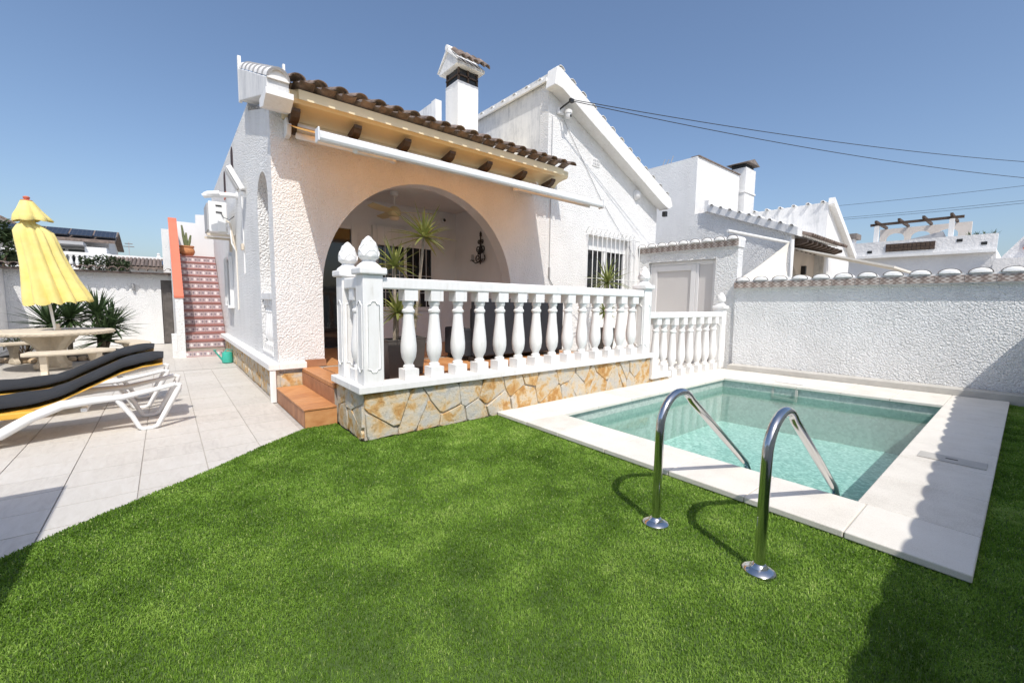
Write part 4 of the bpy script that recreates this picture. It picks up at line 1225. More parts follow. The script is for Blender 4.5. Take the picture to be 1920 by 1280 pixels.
# ------------------------------------------------------------------ dracaenas on the terrace, sofa
def dracaena(x, y, stems, label, pot=(.105, .14, .50), seed=1):
    g = 'potted dracaenas on the terrace'
    p = thing('potted_dracaena', (x, y, .46), label, 'potted plant', g)
    wb_, wt_, h = pot; z0 = .462
    q = MB(); v = []
    for w, z in ((wb_, 0), (wt_, h * .96), (wt_ + .006, h * .97), (wt_ + .006, h), (wt_ - .015, h), (wt_ - .02, h - .05)):
        v += [(x - w, y - w, z0 + z), (x + w, y - w, z0 + z), (x + w, y + w, z0 + z), (x - w, y + w, z0 + z)]
    f = [(3, 2, 1, 0)]
    for i in range(5):
        for k in range(4): f.append((4 * i + k, 4 * i + (k + 1) % 4, 4 * i + 4 + (k + 1) % 4, 4 * i + 4 + k))
    f.append((20, 21, 22, 23))
    q.add(v, f).out('planter', 'planter_grey', p, bevel=.004)
    B(x - wt_ + .025, x + wt_ - .025, y - wt_ + .025, y + wt_ - .025, z0 + h - .045, z0 + h - .03).out('soil', 'soil', p)
    r = random.Random(seed)
    for (tx, ty, tz, L, n) in stems:
        MB().tube([(x + (tx - x) * .1, y + (ty - y) * .1, z0 + h - .05), (x + (tx - x) * .5 + .01, y + (ty - y) * .55, z0 + (tz - z0) * .6), (tx, ty, tz)], [.024, .021, .017], 8).out('trunk', 'trunk_grey', p, smooth=60)
        m = MB()
        for k in range(n):
            a = 2 * pi * k * .382 + r.uniform(-.3, .3); e = 1.35 - 1.75 * (k / n) + r.uniform(-.12, .12)
            leaf_blade(m, (tx + .012 * cos(a), ty + .012 * sin(a), tz - .02 + .03 * (1 - k / n)), (cos(a) * cos(e), sin(a) * cos(e), sin(e)), L * r.uniform(.7, 1.15), .042, droop=.05 + .75 * r.random() ** 1.5)
        tag(m.out('foliage', 'leaf_dracaena', p, smooth=60), kind='stuff')
dracaena(2.22, 5.05, [(2.28, 5.15, 1.88, .36, 34), (2.24, 4.98, 1.30, .30, 34)], 'potted dracaena nearest the corner post, two shorter heads', seed=4)
dracaena(2.56, 5.25, [(2.72, 5.2, 2.30, .45, 38), (2.5, 5.3, 1.25, .26, 18)], 'tallest potted dracaena, its crown in front of the porch window', seed=9)
dracaena(7.30, 5.75, [(7.45, 5.85, 1.90, .55, 60), (7.2, 5.7, 1.25, .34, 36)], 'potted dracaena below the barred gable window', (.12, .16, .46), seed=13)

sf = thing('sofa', (4.9, 6.2, .46), 'black outdoor sofa standing on the terrace behind the balusters', 'sofa')
SX0, SX1, SY0 = 3.80, 5.98, 6.02
MB().box(SX0 + .1, SX1, SY0 - .30, SY0 - .18, .53, 1.50).out('backrest', 'sofa_black', sf, bevel=.03, seg=3)
MB().box(SX0 + .02, SX1 - .02, SY0 - .175, SY0 + .48, .53, .80).out('seat_base', 'sofa_black', sf, bevel=.02)
for x in (SX0, SX1 - .16): MB().box(x, x + .16, SY0 - .17, SY0 + .5, .53, 1.0).out('armrest', 'sofa_black', sf, bevel=.03, seg=3)
for k in range(3):
    w = (SX1 - SX0 - .34) / 3; x = SX0 + .17 + k * w
    B(x + .005, x + w - .005, SY0 - .16, SY0 + .46, .801, .93).out('seat_cushion', 'cushion_black', sf, bevel=.035, seg=3)
    B(x + .01, x + w - .01, SY0 - .17, SY0 - .02, .935, 1.34).out('back_cushion', 'cushion_black', sf, bevel=.04, seg=3)
for x in (SX0 + .05, SX1 - .12):
    for y in (SY0 - .26, SY0 + .4): B(x, x + .07, y, y + .07, .459, .53).out('leg', 'black_metal', sf)

# ------------------------------------------------------------------ porch fittings
fan = thing('ceiling_fan', (3.55, 8.0, 3.54), 'cream ceiling fan hanging in the shaded porch', 'ceiling fan')
fx, fy = 3.55, 8.0
MB().lathe((fx, fy, 3.44), [(.03, 0), (.075, .03), (.08, .09), (.07, .10)], 20).out('canopy', 'white_plastic', fan, smooth=40)
MB().tube([(fx, fy, 3.25), (fx, fy, 3.45)], .014, 8).out('rod', 'white_metal', fan)
MB().lathe((fx, fy, 3.05), [(.03, 0), (.10, .03), (.125, .07), (.12, .13), (.09, .18), (.05, .21)], 24).out('motor', 'fan_cream', fan, smooth=40)
MB().lathe((fx, fy, 3.0), [(.01, 0), (.07, .008), (.1, .04), (.1, .055)], 24).out('lamp_bowl', 'cream_paint', fan, smooth=40)
for k in range(3):
    a = radians(-35 + k * 120); v = []
    for i in range(7):
        t = i / 6; r_ = .10 + .62 * t; wd = .055 + .05 * sin(pi * min(1, t * .8 + .15)); sw_ = .10 * t * t
        cx, cy = fx + r_ * cos(a + sw_), fy + r_ * sin(a + sw_); nx, ny = -sin(a + sw_), cos(a + sw_)
        v += [(cx - nx * wd, cy - ny * wd, 3.15 - .02), (cx + nx * wd, cy + ny * wd, 3.15 + .02), (cx + nx * wd, cy + ny * wd, 3.15 + .028), (cx - nx * wd, cy - ny * wd, 3.15 - .012)]
    f = [(3, 2, 1, 0), (24, 25, 26, 27)]
    for i in range(6):
        for q_ in range(4): f.append((4 * i + q_, 4 * i + (q_ + 1) % 4, 4 * i + 4 + (q_ + 1) % 4, 4 * i + 4 + q_))
    MB().add(v, f).out('blade', 'fan_cream', fan, smooth=40)
sc = thing('wall_sconce', (5.55, 7.9, 2.3), 'black wrought-iron scrolled candle sconce on the porch wall', 'sconce')
X_ = 5.53
def scroll(cy, cz, r0, turns, s_=1, ph=0):
    return [(X_, cy + s_ * r0 * (1 - .75 * t) * cos(ph + turns * 2 * pi * t), cz + r0 * (1 - .75 * t) * sin(ph + turns * 2 * pi * t)) for t in [k / 24 for k in range(25)]]
MB().tube([(X_, 7.9, 2.28), (X_, 7.9, 2.92)], .014, 6).out('stem', 'black_metal', sc)
for s_ in (-1, 1):
    for cz, r0 in ((2.42, .10), (2.62, .085), (2.78, .055)):
        MB().tube(scroll(7.9 + s_ * r0, cz, r0, 1.4, s_, pi), .011, 6).out('scroll', 'black_metal', sc, smooth=60)
    MB().tube([(X_, 7.9, 2.34), (X_ - .06, 7.9 + s_ * .1, 2.30), (X_ - .08, 7.9 + s_ * .2, 2.36)], .011, 6).out('candle_arm', 'black_metal', sc)
    MB().lathe((X_ - .08, 7.9 + s_ * .2, 2.36), [(.05, 0), (.055, .012), (.02, .02)], 10).out('drip_pan', 'black_metal', sc)
    MB().lathe((X_ - .08, 7.9 + s_ * .2, 2.375), [(.03, 0), (.03, .12), (.004, .125)], 10).out('candle', 'far_grey', sc)
MB().lathe((X_, 7.9, 2.9), [(.03, 0), (.02, .03), (.028, .05), (.004, .11)], 8).out('spike', 'black_metal', sc)
MB().prism([(7.78, 2.5), (8.02, 2.5), (7.9, 2.78)], 0, X_, X_ + .006).out('back_plate', 'black_metal', sc)
def dome_cam(name, p, label, dirv):
    c = thing(name, p, label, 'camera'); p = Vector(p); dv = Vector(dirv)
    m3 = dv.to_track_quat('Z', 'Y').to_matrix()
    MB().lathe(p, [(.055, 0), (.055, .02), (.05, .06), (.03, .075)], 16, None, m3).out('housing', 'white_plastic', c, smooth=40)
    MB().lathe(p + dv * .07, [(.036, 0), (.034, .02), (.02, .035), (.004, .04)], 16, None, m3).out('lens', 'dark_glass', c, smooth=60)
dome_cam('security_camera', (5.2, 8.99, 3.34), 'small dome camera high on the porch back wall', (0, -1, 0))
gc = thing('security_camera', (6.72, 6.64, 5.42), 'white dome security camera under the gable peak', 'camera')
MB().box(6.58, 6.76, 6.58, 6.648, 5.40, 5.52).out('bracket', 'white_plastic', gc, bevel=.015)
MB().lathe((6.80, 6.52, 5.32), [(.02, 0), (.055, .015), (.068, .05), (.07, .10), (.085, .105), (.085, .16), (.06, .18)], 18).out('housing', 'white_plastic', gc, smooth=40)
MB().lathe((6.81, 6.47, 5.37), [(.028, 0), (.026, .02), (.004, .03)], 12, None, Matrix.Rotation(pi / 2, 3, 'X')).out('lens', 'dark_glass', gc)
wl_ = thing('bulkhead_lamp', (9.5, 6.64, 4.2), 'round frosted bulkhead lamp low on the gable slope', 'lamp')
MB().lathe((9.52, 6.645, 4.22), [(.13, 0), (.13, .025), (.12, .03)], 24, None, Matrix.Rotation(pi / 2, 3, 'X')).out('base', 'white_plastic', wl_)
MB().lathe((9.52, 6.614, 4.22), [(.115, 0), (.11, .03), (.08, .06), (.02, .075)], 24, None, Matrix.Rotation(pi / 2, 3, 'X')).out('glass', 'far_white', wl_, smooth=60)
vg = thing('vent_grille', (7.9, 6.64, 4.7), 'pierced square vent tile in the gable wall', 'vent')
B(7.77, 8.03, 6.636, 6.648, 4.60, 4.78).out('plate', 'white_paint', vg)
hl = MB()
for i in range(4):
    for j in range(2): hl.box(7.79 + i * .06, 7.828 + i * .06, 6.630, 6.6355, 4.625 + j * .075, 4.675 + j * .075)
hl.out('holes', 'far_grey', vg)
cdt = thing('conduit', (6.45, 6.64, 1.6), 'thin grey cable conduit down the gable corner beside the porch', 'conduit')
MB().tube([(6.45, 6.63, 5.3), (6.45, 6.63, 2.05)], .009, 6).out('pipe', 'far_grey', cdt)
MB().tube([(6.45, 6.63, 2.05), (6.46, 6.625, 1.95), (6.62, 6.63, 1.75), (6.66, 6.63, 1.55)], .009, 6).out('pipe', 'grey_plastic', cdt)
B(6.435, 6.468, 6.615, 6.647, 1.98, 2.2).out('coupling', 'grey_plastic', cdt)
tag(MB().tube([(6.80, 6.635, 5.33), (8.1, 6.635, 3.9), (9.6, 6.635, 2.6)], .005, 5).out('camera_cable', 'far_grey'), 'thin cable running diagonally down the gable from the camera', 'cable')

# ------------------------------------------------------------------ fittings on the side wall
acu = thing('air_conditioner', (.95, 10.9, 2.7), 'beige outdoor air-conditioning unit bracketed high on the side wall', 'air conditioner')
B(.76, 1.07, 10.5, 11.3, 2.76, 3.36).out('case', 'white_plastic', acu, bevel=.015)
B(.735, .759, 10.54, 11.26, 2.80, 3.32).out('fan_grille', 'far_grey', acu)
B(.90, 1.04, 10.465, 10.499, 2.78, 3.0).out('valve_cover', 'white_plastic', acu, bevel=.006)
for z in (3.27, 3.14): B(.88, .98, 10.488, 10.499, z, z + .025).out('louvre', 'black_metal', acu)
for y in (10.58, 11.2): MB().box(.72, 1.199, y - .02, y + .02, 2.69, 2.735).box(1.16, 1.199, y - .02, y + .02, 2.45, 2.689).out('bracket', 'beige_plastic', acu)
for k, (a, b_) in enumerate((((1.05, 10.47, 3.0), (1.15, 10.4, 2.6)), ((1.05, 10.46, 2.9), (1.12, 10.42, 2.55)))):
    MB().tube([a, (1.10, 10.42, 2.95 - k * .1), b_, (1.185, 10.4, 2.4), (1.185, 10.4, 1.2)], .018, 7).out('pipe', 'white_plastic' if k else 'beige_plastic', acu, smooth=60)
MB().tube([(.96, 10.48, 3.15), (1.0, 10.44, 3.05), (1.1, 10.43, 3.02), (1.18, 10.42, 3.1)], .008, 6).out('flex', 'black_metal', acu)
tl_ = thing('bullet_camera', (1.19, 10.1, 3.5), 'white tubular bullet camera pointing out above the air conditioner', 'camera')
MB().tube([(1.199, 10.0, 3.43), (.95, 10.05, 3.42), (.68, 10.1, 3.38)], [.045, .05, .055], 12).out('body', 'white_plastic', tl_, smooth=60)
MB().tube([(.92, 10.05, 3.44), (.74, 10.1, 3.41), (.66, 10.12, 3.36)], [.07, .075, .06], 12, flat=.75).out('hood', 'white_plastic', tl_, smooth=60)
MB().lathe((1.199, 10.0, 3.43), [(.07, 0), (.07, .02), (.05, .03)], 14, None, Matrix.Rotation(-pi / 2, 3, 'Y')).out('base', 'white_plastic', tl_)
fld = thing('floodlight', (1.15, 8.95, 3.4), 'slim white floodlight on an arm beside the tall side arch', 'floodlight')
m3 = Matrix.Rotation(radians(-28), 3, 'Y')
MB().obox((1.04, 8.92, 3.50), (.085, .26, .40), m3).out('head', 'white_plastic', fld, bevel=.01)
MB().obox((.99, 8.92, 3.475), (.008, .20, .34), m3).out('glass', 'far_white', fld)
MB().tube([(1.199, 8.98, 3.34), (1.09, 8.95, 3.34), (1.06, 8.93, 3.42)], .025, 8).out('arm', 'grey_plastic', fld)
MB().tube([(1.19, 9.35, 3.3), (1.19, 9.35, 1.9)], .012, 6).out('feed_pipe', 'white_plastic', fld)
jb = thing('junction_box', (1.19, 9.35, 2.3), 'small beige junction box on the side wall below the floodlight', 'junction box')
B(1.15, 1.185, 9.30, 9.42, 2.33, 2.45).out('box', 'beige_plastic', jb, bevel=.008)
B(1.144, 1.149, 9.31, 9.41, 2.34, 2.44).out('lid', 'beige_plastic', jb)
wr = thing('window_reveal', (1.18, 11.6, 1.5), 'white framed side window with grille under the air conditioner', 'window')
B(1.185, 1.199, 11.3, 11.9, 1.35, 2.3).out('pane', 'far_glass', wr)
MB().box(1.13, 1.198, 11.22, 11.30, 1.28, 2.36).box(1.13, 1.198, 11.90, 11.98, 1.28, 2.36).box(1.13, 1.198, 11.30, 11.90, 2.30, 2.36).box(1.08, 1.198, 11.22, 11.98, 1.22, 1.28).out('frame', 'white_plastic', wr)
for k in range(4): MB().tube([(1.10, 11.36 + k * .16, 1.28), (1.10, 11.36 + k * .16, 2.33)], .009, 6).out('bar', 'white_metal', wr)
wc = thing('watering_can', (1.05, 11.35, 0), 'green plastic watering can on the path by the plinth', 'watering can')
MB().lathe((1.03, 11.32, .002), [(.10, 0), (.105, .02), (.10, .2), (.09, .23), (.05, .24)], 20).out('body', 'can_green', wc, smooth=40)
MB().tube([(.94, 11.30, .06), (.86, 11.27, .18), (.80, 11.25, .28)], [.022, .018, .014], 8).out('spout', 'can_green', wc, smooth=60)
MB().lathe((.80, 11.25, .27), [(.014, 0), (.035, .03), (.033, .035)], 10).out('rose', 'can_green', wc)
MB().tube([(1.10, 11.35, .05), (1.19, 11.37, .12), (1.17, 11.36, .24), (1.03, 11.32, .30), (.97, 11.31, .23)], .012, 8).out('handle', 'can_green', wc, smooth=60)

# ------------------------------------------------------------------ tiled outside stair
stp = thing('tiled_stair', (.75, 12.9, 0), 'steep outdoor stair with red treads and patterned tile risers beside the villa', 'stair')
N, R0, RUN, SX0_, SX1_ = 14, .186, .165, .36, 1.19
rt_ = B(-.099, .099, -.006, .006, -.07, .07).mesh('riser_tile', 'riser_tile')
tr_ = B(SX0_ - .01 - .775, SX1_ - .775 - .001, -.025, RUN, 0, .026).mesh('tread', 'stair_tread')
for i in range(N):
    y = 12.9 + i * RUN; z = .0 + i * R0
    if i: 
        B(SX0_, SX1_, y, y + RUN + .001, 0, z + R0 - .028).out('step_block', 'grout', stp)
    else:
        B(SX0_ - .12, SX1_ - .1, y - .02, y + RUN, 0, .13).out('step_block', 'grout', stp)
    for k in range(4):
        link('riser_tile', rt_, stp, (SX0_ + .104 + k * .2075 - (.1 if i == 0 else 0), y - (.027 if i == 0 else .007), z + (.058 if i == 0 else .077)), None)
    if i: link('tread', tr_, stp, (.775, y, z + R0 - .027))
B(SX0_, 1.19, 12.9 + N * RUN, 16.4, 0, N * R0).out('landing', 'stair_tread', stp)
par = thing('stair_parapet', (.2, 12.9, 0), 'white stair parapet with a sloping red coping', 'parapet')
s0, s1 = 12.86, 15.2
MB().prism([(s0, -.02), (s0, 1.42), (s1, 3.54), (16.5, 3.54), (16.5, -.02)], 0, .19, .345).out('parapet_wall', 'stucco', par)
MB().prism([(s0 - .02, 1.421), (s0 - .02, 1.47), (s1, 3.62), (s1 + .25, 3.62), (s1 + .25, 3.541), (s1, 3.541)], 0, .175, .36).out('red_coping', 'red_paint', par)
MB().box(.02, .40, 17.3, 17.7, 2.2, 3.55).out('back_block', 'stucco', par)
B(.09, .188, 12.95, 13.3, -.02, .55).out('low_pier', 'stucco', par)
uw = thing('upper_terrace_wall', (.8, 16.6, 0), 'plain white upper wall closing the head of the stair', 'wall')
MB().strip_wall(1, 16.55, 16.8, [(.2, 0, 3.72), (.86, 0, 3.72), (.86, 0, 3.98), (1.6, 0, 4.05)]).out('wall_face', 'plaster_fine', uw)
pot = thing('cactus_pot', (.56, 15.35, 2.6), 'round terracotta pot with a bare cactus at the top of the stair', 'potted plant')
MB().lathe((.56, 15.32, 2.606), [(.10, 0), (.16, .05), (.185, .13), (.165, .21), (.15, .235), (.175, .25), (.175, .285), (.15, .285), (.14, .24)], 24).out('pot', 'terracotta_pot', pot, smooth=40)
mk = MB()
for dx_, h in ((0, .42), (-.06, .62), (.07, .36)): mk.tube([(.56 + dx_ * .3, 15.32, 2.84), (.56 + dx_, 15.32, 2.84 + h * .5), (.56 + dx_ * 1.5, 15.32, 2.84 + h)], [.04, .035, .02], 8)
mk.out('cactus', 'leaf_cactus', pot, smooth=60)

# ------------------------------------------------------------------ back and left walls of the garden
bw = thing('back_annex', (-1.5, 16.9, 0), 'low white annex closing the garden, brown tiles along its eave', 'outbuilding')
dx0, dx1 = -.07, .24
MB().strip_wall(1, 16.9, 17.2, [(-3.4, 0, 2.12), (dx0, 0, 2.12), (dx0, 1.95, 2.12), (dx1, 1.95, 2.12), (dx1, 0, 2.12), (.36, 0, 2.12)]).out('wall_face', 'stucco', bw)
do = B(dx0, dx1, 16.98, 17.0, 0, 1.95).out('door', 'grey_wood_door', bw)
for k in range(5): B(dx0 + .005 + k * .061, dx0 + .057 + k * .061, 16.962, 16.979, .02, 1.7).out('plank', 'grey_wood_door', do)
bt_ = barrel_mesh('eave_tile', 'roof_brown', .10, .5, .014, 8, .9)
for k in range(19):
    link('eave_tile', bt_, bw, (-3.35 + k * .205, 16.50, 2.19), (radians(3), 0, U(-.03, .03)))
MB().prism([(16.66, 2.10), (18.6, 2.16), (18.6, 2.22), (16.66, 2.16)], 0, -3.4, .36).out('roof', 'roof_brown', bw)
lmp = thing('wall_lamp', (-.62, 16.85, 1.7), 'small grey cylindrical lamp on the annex wall', 'lamp')
MB().lathe((-.70, 16.83, 1.62), [(.03, 0), (.035, .01), (.035, .19), (.03, .2)], 12).out('body', 'grey_plastic', lmp, smooth=40)
B(-.72, -.68, 16.84, 16.899, 1.70, 1.74).out('mount', 'grey_plastic', lmp)
lw = thing('left_wall', (-3.2, 10, 0), 'smooth white boundary wall in shade along the left edge', 'wall')
MB().strip_wall(0, -3.5, -3.2, [(5.0, 0, 1.82), (16.0, 0, 1.82), (16.0, 0, 2.2), (16.89, 0, 2.2)]).out('wall_face', 'plaster_fine', lw)
B(-3.52, -3.18, 5.0, 15.99, 1.821, 1.87).out('coping', 'white_paint', lw)
# ------------------------------------------------------------------ neighbouring house on the right
nh = thing('neighbour_house', (13.5, 4.2, 0), 'white neighbouring villa with tiled porch eave beyond the boundary wall', 'house')
NXL = 13.5
MB().strip_wall(0, NXL, NXL + .25, [(4.32, 0, 3.42), (6.7, 0, 4.38), (7.15, 0, 4.38), (7.15, 0, 4.38), (12, 0, 4.38)]).out('side_wall', 'stucco_coarse', nh)
MB().prism([(4.16, 3.36), (6.66, 4.36), (6.66, 4.58), (4.16, 3.58)], 0, NXL - .12, NXL + .26).out('rake_cap', 'weathered_white', nh)
B(NXL - .10, NXL + 1.1, 6.67, 6.8, 4.38, 4.72).out('rake_pier', 'white_paint', nh)
rt2 = barrel_mesh('rake_tile', 'roof_white', .06, .30, .012, 8)
for k in range(9): link('rake_tile', rt2, nh, (NXL - .18, 4.3 + k * .28, 3.62 + k * .112), (0, 0, -pi / 2))
MB().prism([(4.2, 3.40), (6.7, 4.36), (6.7, 4.46), (4.2, 3.50)], 0, NXL + .27, 17.3).out('porch_roof', 'roof_white', nh)
bc_ = barrel_mesh('roof_tile', 'roof_brown', .085, .45, .014, 8, .9)
for k in range(18): link('roof_tile', bc_, nh, (13.85 + k * .2, 3.94, 3.36), (radians(20), 0, 0))
for k in range(9):
    x = 13.85 + k * .42
    MB().prism([(4.70, 3.15), (4.70, 3.42), (4.05, 3.30), (4.05, 3.22), (4.25, 3.16)], 0, x, x + .12).out('corbel', 'dark_wood', nh)
# porch front with an arch
sm = [(13.75, 0, 3.2), (14.0, 0, 3.2), (14.0, 2.0, 3.2)]
for i in range(1, 16):
    a = pi - pi * i / 16; sm.append((14.75 + .75 * cos(a), 2.0 + .75 * sin(a), 3.2))
sm += [(15.5, 2.0, 3.2), (15.5, 0, 3.2), (17.3, 0, 3.2)]
MB().strip_wall(1, 4.72, 4.95, sm).out('porch_wall', 'far_beige', nh)
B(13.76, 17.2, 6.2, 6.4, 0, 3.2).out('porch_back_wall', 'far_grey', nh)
for x in (13.86, 15.75): B(x, x + .12, 4.60, 4.719, 2.45, 2.72).out('porch_lantern', 'black_metal', nh)
# upper block, chimney, half gable
B(NXL - .001, 16.6, 7.16, 7.36, 4.0, 6.2).out('block_front', 'stucco', nh)
B(NXL - .002, NXL + .25, 7.361, 13, 3.5, 6.2).out('block_side', 'stucco', nh)
B(NXL + .02, 16.6, 7.12, 7.4, 6.201, 6.235).out('block_coping', 'roof_brown', nh)
nc = B(16.75, 17.6, 7.0, 7.6, 4.2, 6.5).out('chimney', 'stucco', nh)
B(16.82, 17.53, 7.06, 7.55, 6.501, 6.66).out('chimney_vent', 'black_metal', nc)
MB().prism([(16.65, 6.661), (17.7, 6.661), (17.18, 6.84)], 1, 6.9, 7.7).out('chimney_cap', 'tile_edge_dark', nc)
B(16.72, 17.63, 6.97, 7.63, 5.60, 5.66).out('chimney_band', 'white_paint', nc)
B(17.0, 17.2, 4.47, 10, 0, 4.86).out('gable_side', 'weathered_white', nh)
MB().prism([(17.0, 0), (17.0, 4.86), (20.0, 3.35), (20.0, 0)], 1, 4.45, 4.469).out('gable_front', 'stucco', nh)
MB().prism([(16.95, 4.78), (16.98, 4.98), (20.2, 3.42), (20.2, 3.2)], 1, 4.28, 4.449).out('barge_board', 'white_paint', nh)
for k in range(9): link('ridge_tile', rt2, nh, (16.9, 4.6 + k * .42, 4.86), (0, 0, -pi / 2))
# roof aerial stubs
ae = thing('roof_spikes', (13.6, 8.2, 6.2), 'two thin white spikes on the neighbour roof edge', 'spikes')
for y, h in ((8.1, .22), (8.25, .14), (8.4, .18)): MB().tube([(13.5, y, 6.2), (13.5, y - .08, 6.2 + h)], .015, 5).out('spike', 'far_grey', ae)
# sail-like awnings of the neighbour
sa = thing('cloth_awning', (12.4, 4.2, 3.0), 'cream triangular sun sail hanging over the boundary wall', 'awning')
tr = [Vector((13.3, 4.30, 3.20)), Vector((10.9, 4.62, 2.05)), Vector((12.9, 4.10, 1.95))]
n = 10; v = []; f = []; idx = {}
for i in range(n + 1):
    for j in range(n + 1 - i):
        a, b_ = i / n, j / n; c_ = 1 - a - b_
        p = tr[0] * c_ + tr[1] * a + tr[2] * b_
        sag = (a * b_ + b_ * c_ + a * c_)
        idx[(i, j)] = len(v); v.append((p.x + .1 * sag, p.y + .35 * sag, p.z - .42 * a * c_))
for i in range(n):
    for j in range(n - i):
        f.append((idx[(i, j)], idx[(i + 1, j)], idx[(i, j + 1)]))
        if j < n - i - 1: f.append((idx[(i + 1, j)], idx[(i + 1, j + 1)], idx[(i, j + 1)]))
MB().add(v, f).out('cloth', 'sail_cloth', sa, smooth=60)
MB().tube([(11.0, 4.95, 3.30), (13.4, 4.35, 3.18)], .04, 8).out('boom', 'white_metal', sa)
MB().tube([(13.32, 4.25, 3.25), (13.3, 4.22, 1.9)], .05, 8).out('pole', 'white_metal', sa)
sb = thing('porch_awning', (15, 3.3, 2.9), 'long cream awning sloping down from the neighbour porch', 'awning')
MB().add([(14.0, 4.55, 3.12), (17.2, 4.55, 3.12), (17.2, 2.2, 2.42), (14.0, 2.2, 2.42), (14.0, 4.55, 3.16), (17.2, 4.55, 3.16), (17.2, 2.2, 2.47), (14.0, 2.2, 2.47)],
         [(0, 1, 2, 3), (7, 6, 5, 4), (3, 2, 6, 7), (0, 3, 7, 4), (1, 0, 4, 5), (2, 1, 5, 6)]).out('canvas', 'sail_cloth', sb)

# ------------------------------------------------------------------ far house with roof terrace and pergola
fh = thing('roof_terrace_house', (24, 3, 0), 'white house on the far right with a roof terrace parapet and brown pierced screen', 'house')
FX = 24.0
B(FX, FX + 8, .95, 5.6, 0, 3.55).out('wall_face', 'far_white', fh)
B(FX - .25, FX + 8, .95, 5.6, 3.55, 3.66).out('cornice', 'white_paint', fh)
B(FX - .02, FX + .2, .95, 5.6, 3.661, 4.25).out('parapet', 'far_white', fh)
sc_ = B(FX - .06, FX - .021, 2.60, 4.10, 3.80, 4.12).out('pierced_screen', 'lattice_brown', fh)
for i in range(11):
    for j in range(2): B(FX - .075, FX - .061, 2.62 + i * .134, 2.735 + i * .134, 3.815 + j * .15, 3.945 + j * .15).out('screen_block', 'dark_wood', sc_)
for y, z in ((1.85, 4.02), (1.2, 3.85), (4.55, 3.78)): B(FX - .035, FX - .021, y, y + .16, z, z + .11).out('vent_hole', 'black_metal', fh)
B(FX - 1.5, FX + 6, -4, .94, 0, 3.2).out('stair_block', 'far_white', fh)
MB().prism([(-4, 3.201), (.9, 3.201), (.3, 4.1), (-4, 4.15)], 0, FX - .2, FX).out('stair_wall', 'far_white', fh)
MB().prism([(.33, 3.6), (.12, 3.95), (.12, 4.25), (-.1, 4.25), (-.1, 3.6)], 0, FX - .32, FX - .201).out('red_coping', 'red_paint', fh)
fc = B(FX + 3, FX + 3.6, 5.9, 6.5, 3.0, 4.85).out('chimney', 'far_white', fh)
B(FX + 2.85, FX + 3.75, 5.75, 6.65, 4.851, 5.1).out('chimney_cap', 'tile_edge_dark', fc)
B(FX + .4, FX + 8, 5.61, 9, 0, 3.9).out('side_wing', 'far_white', fh)
pg = thing('pergola', (FX + 1, 3.2, 4.2), 'roof terrace pergola with dark beams and white arches', 'pergola')
for y in (2.15, 4.45): B(FX + .25, FX + .42, y, y + .15, 4.0, 4.98).out('post', 'white_paint', pg)
MB().box(FX + .27, FX + .39, 1.9, 4.75, 4.981, 5.08).out('front_beam', 'dark_wood', pg)
for y in (2.2, 3.0, 3.75, 4.5): B(FX + .1, FX + 2.4, y, y + .08, 5.081, 5.19).out('rafter', 'dark_wood', pg)
m = MB(); sm = [(1.8, 4.0, 5.07)]
for c_ in (2.5, 3.35, 4.2):
    sm.append((c_ - .32, 4.0, 5.07))
    for i in range(0, 11):
        a = pi - pi * i / 10; sm.append((c_ + .32 * cos(a), 4.62 + .25 * sin(a), 5.07))
    sm.append((c_ + .32, 4.0, 5.07))
sm.append((4.75, 4.0, 5.07))
m.strip_wall(0, FX + 2.2, FX + 2.4, sm).out('arch_wall', 'far_beige', pg)
hm = thing('folded_cloth', (FX + .6, 2.9, 4.3), 'grey folded cloth cover lying on the terrace parapet', 'cloth')
MB().prism([(2.35, 4.26), (3.6, 4.26), (2.45, 4.52)], 0, FX + .3, FX + .55).out('cloth_heap', 'far_grey', hm)
for k, y in enumerate((1.08, 1.32, 1.52, 1.72)):
    lab = ['small spiky plant at the right end of the far parapet', 'small spiky plant second from the right end of the far parapet', 'small spiky plant third from the right end of the far parapet', 'small spiky plant leftmost on the far parapet'][k]
    fp_ = thing('roof_plant', (FX + .4, y, 4.25), lab, 'plant', 'plants on the far parapet')
    m = MB(); r = random.Random(k)
    for q_ in range(14):
        a = r.uniform(0, 2 * pi); e = r.uniform(.4, 1.4); leaf_blade(m, (FX + .4, y, 4.2), (cos(a) * cos(e), sin(a) * cos(e), sin(e)), r.uniform(.15, .3), .04, .2, 3)
    tag(m.out('foliage', 'leaf_yucca', fp_), kind='stuff')
    MB().lathe((FX + .4, y, 4.0), [(.05, 0), (.07, .2), (.06, .22)], 8).out('pot', 'terracotta_pot', fp_)

# ------------------------------------------------------------------ houses, tree and roofs behind on the left
hs = thing('solar_roof_house', (-4, 32, 0), 'grey-white house behind the parasol with a row of solar panels on its roof', 'house')
HY = 32
MB().box(-6.6, -2.2, HY, HY + 6, 0, 4.35).out('wall_face', 'far_white', hs)
MB().prism([(HY - .9, 4.30), (HY + 2.6, 5.2), (HY + 6, 4.4), (HY + 6, 4.3), (HY + 2.6, 5.08), (HY - .9, 4.2)], 0, -6.9, -1.9).out('roof', 'roof_brown', hs)
MB().prism([(HY, 4.35), (HY + 2.6, 5.05), (HY + 6, 4.35)], 0, -2.4, -2.2).out('gable', 'far_white', hs)
B(-6.9, -2.0, HY - 2.2, HY - .01, 2.7, 2.85).out('balcony_slab', 'far_white', hs)
bal = B(-6.9, -2.0, HY - 2.25, HY - 2.1, 3.42, 3.56).out('balcony_rail', 'white_paint', hs)
bfm = baluster_mesh('balcony_baluster', 0, .57, .8)
for k in range(22): link('balcony_baluster', bfm, bal, (-6.8 + k * .21, HY - 2.17, 2.85))
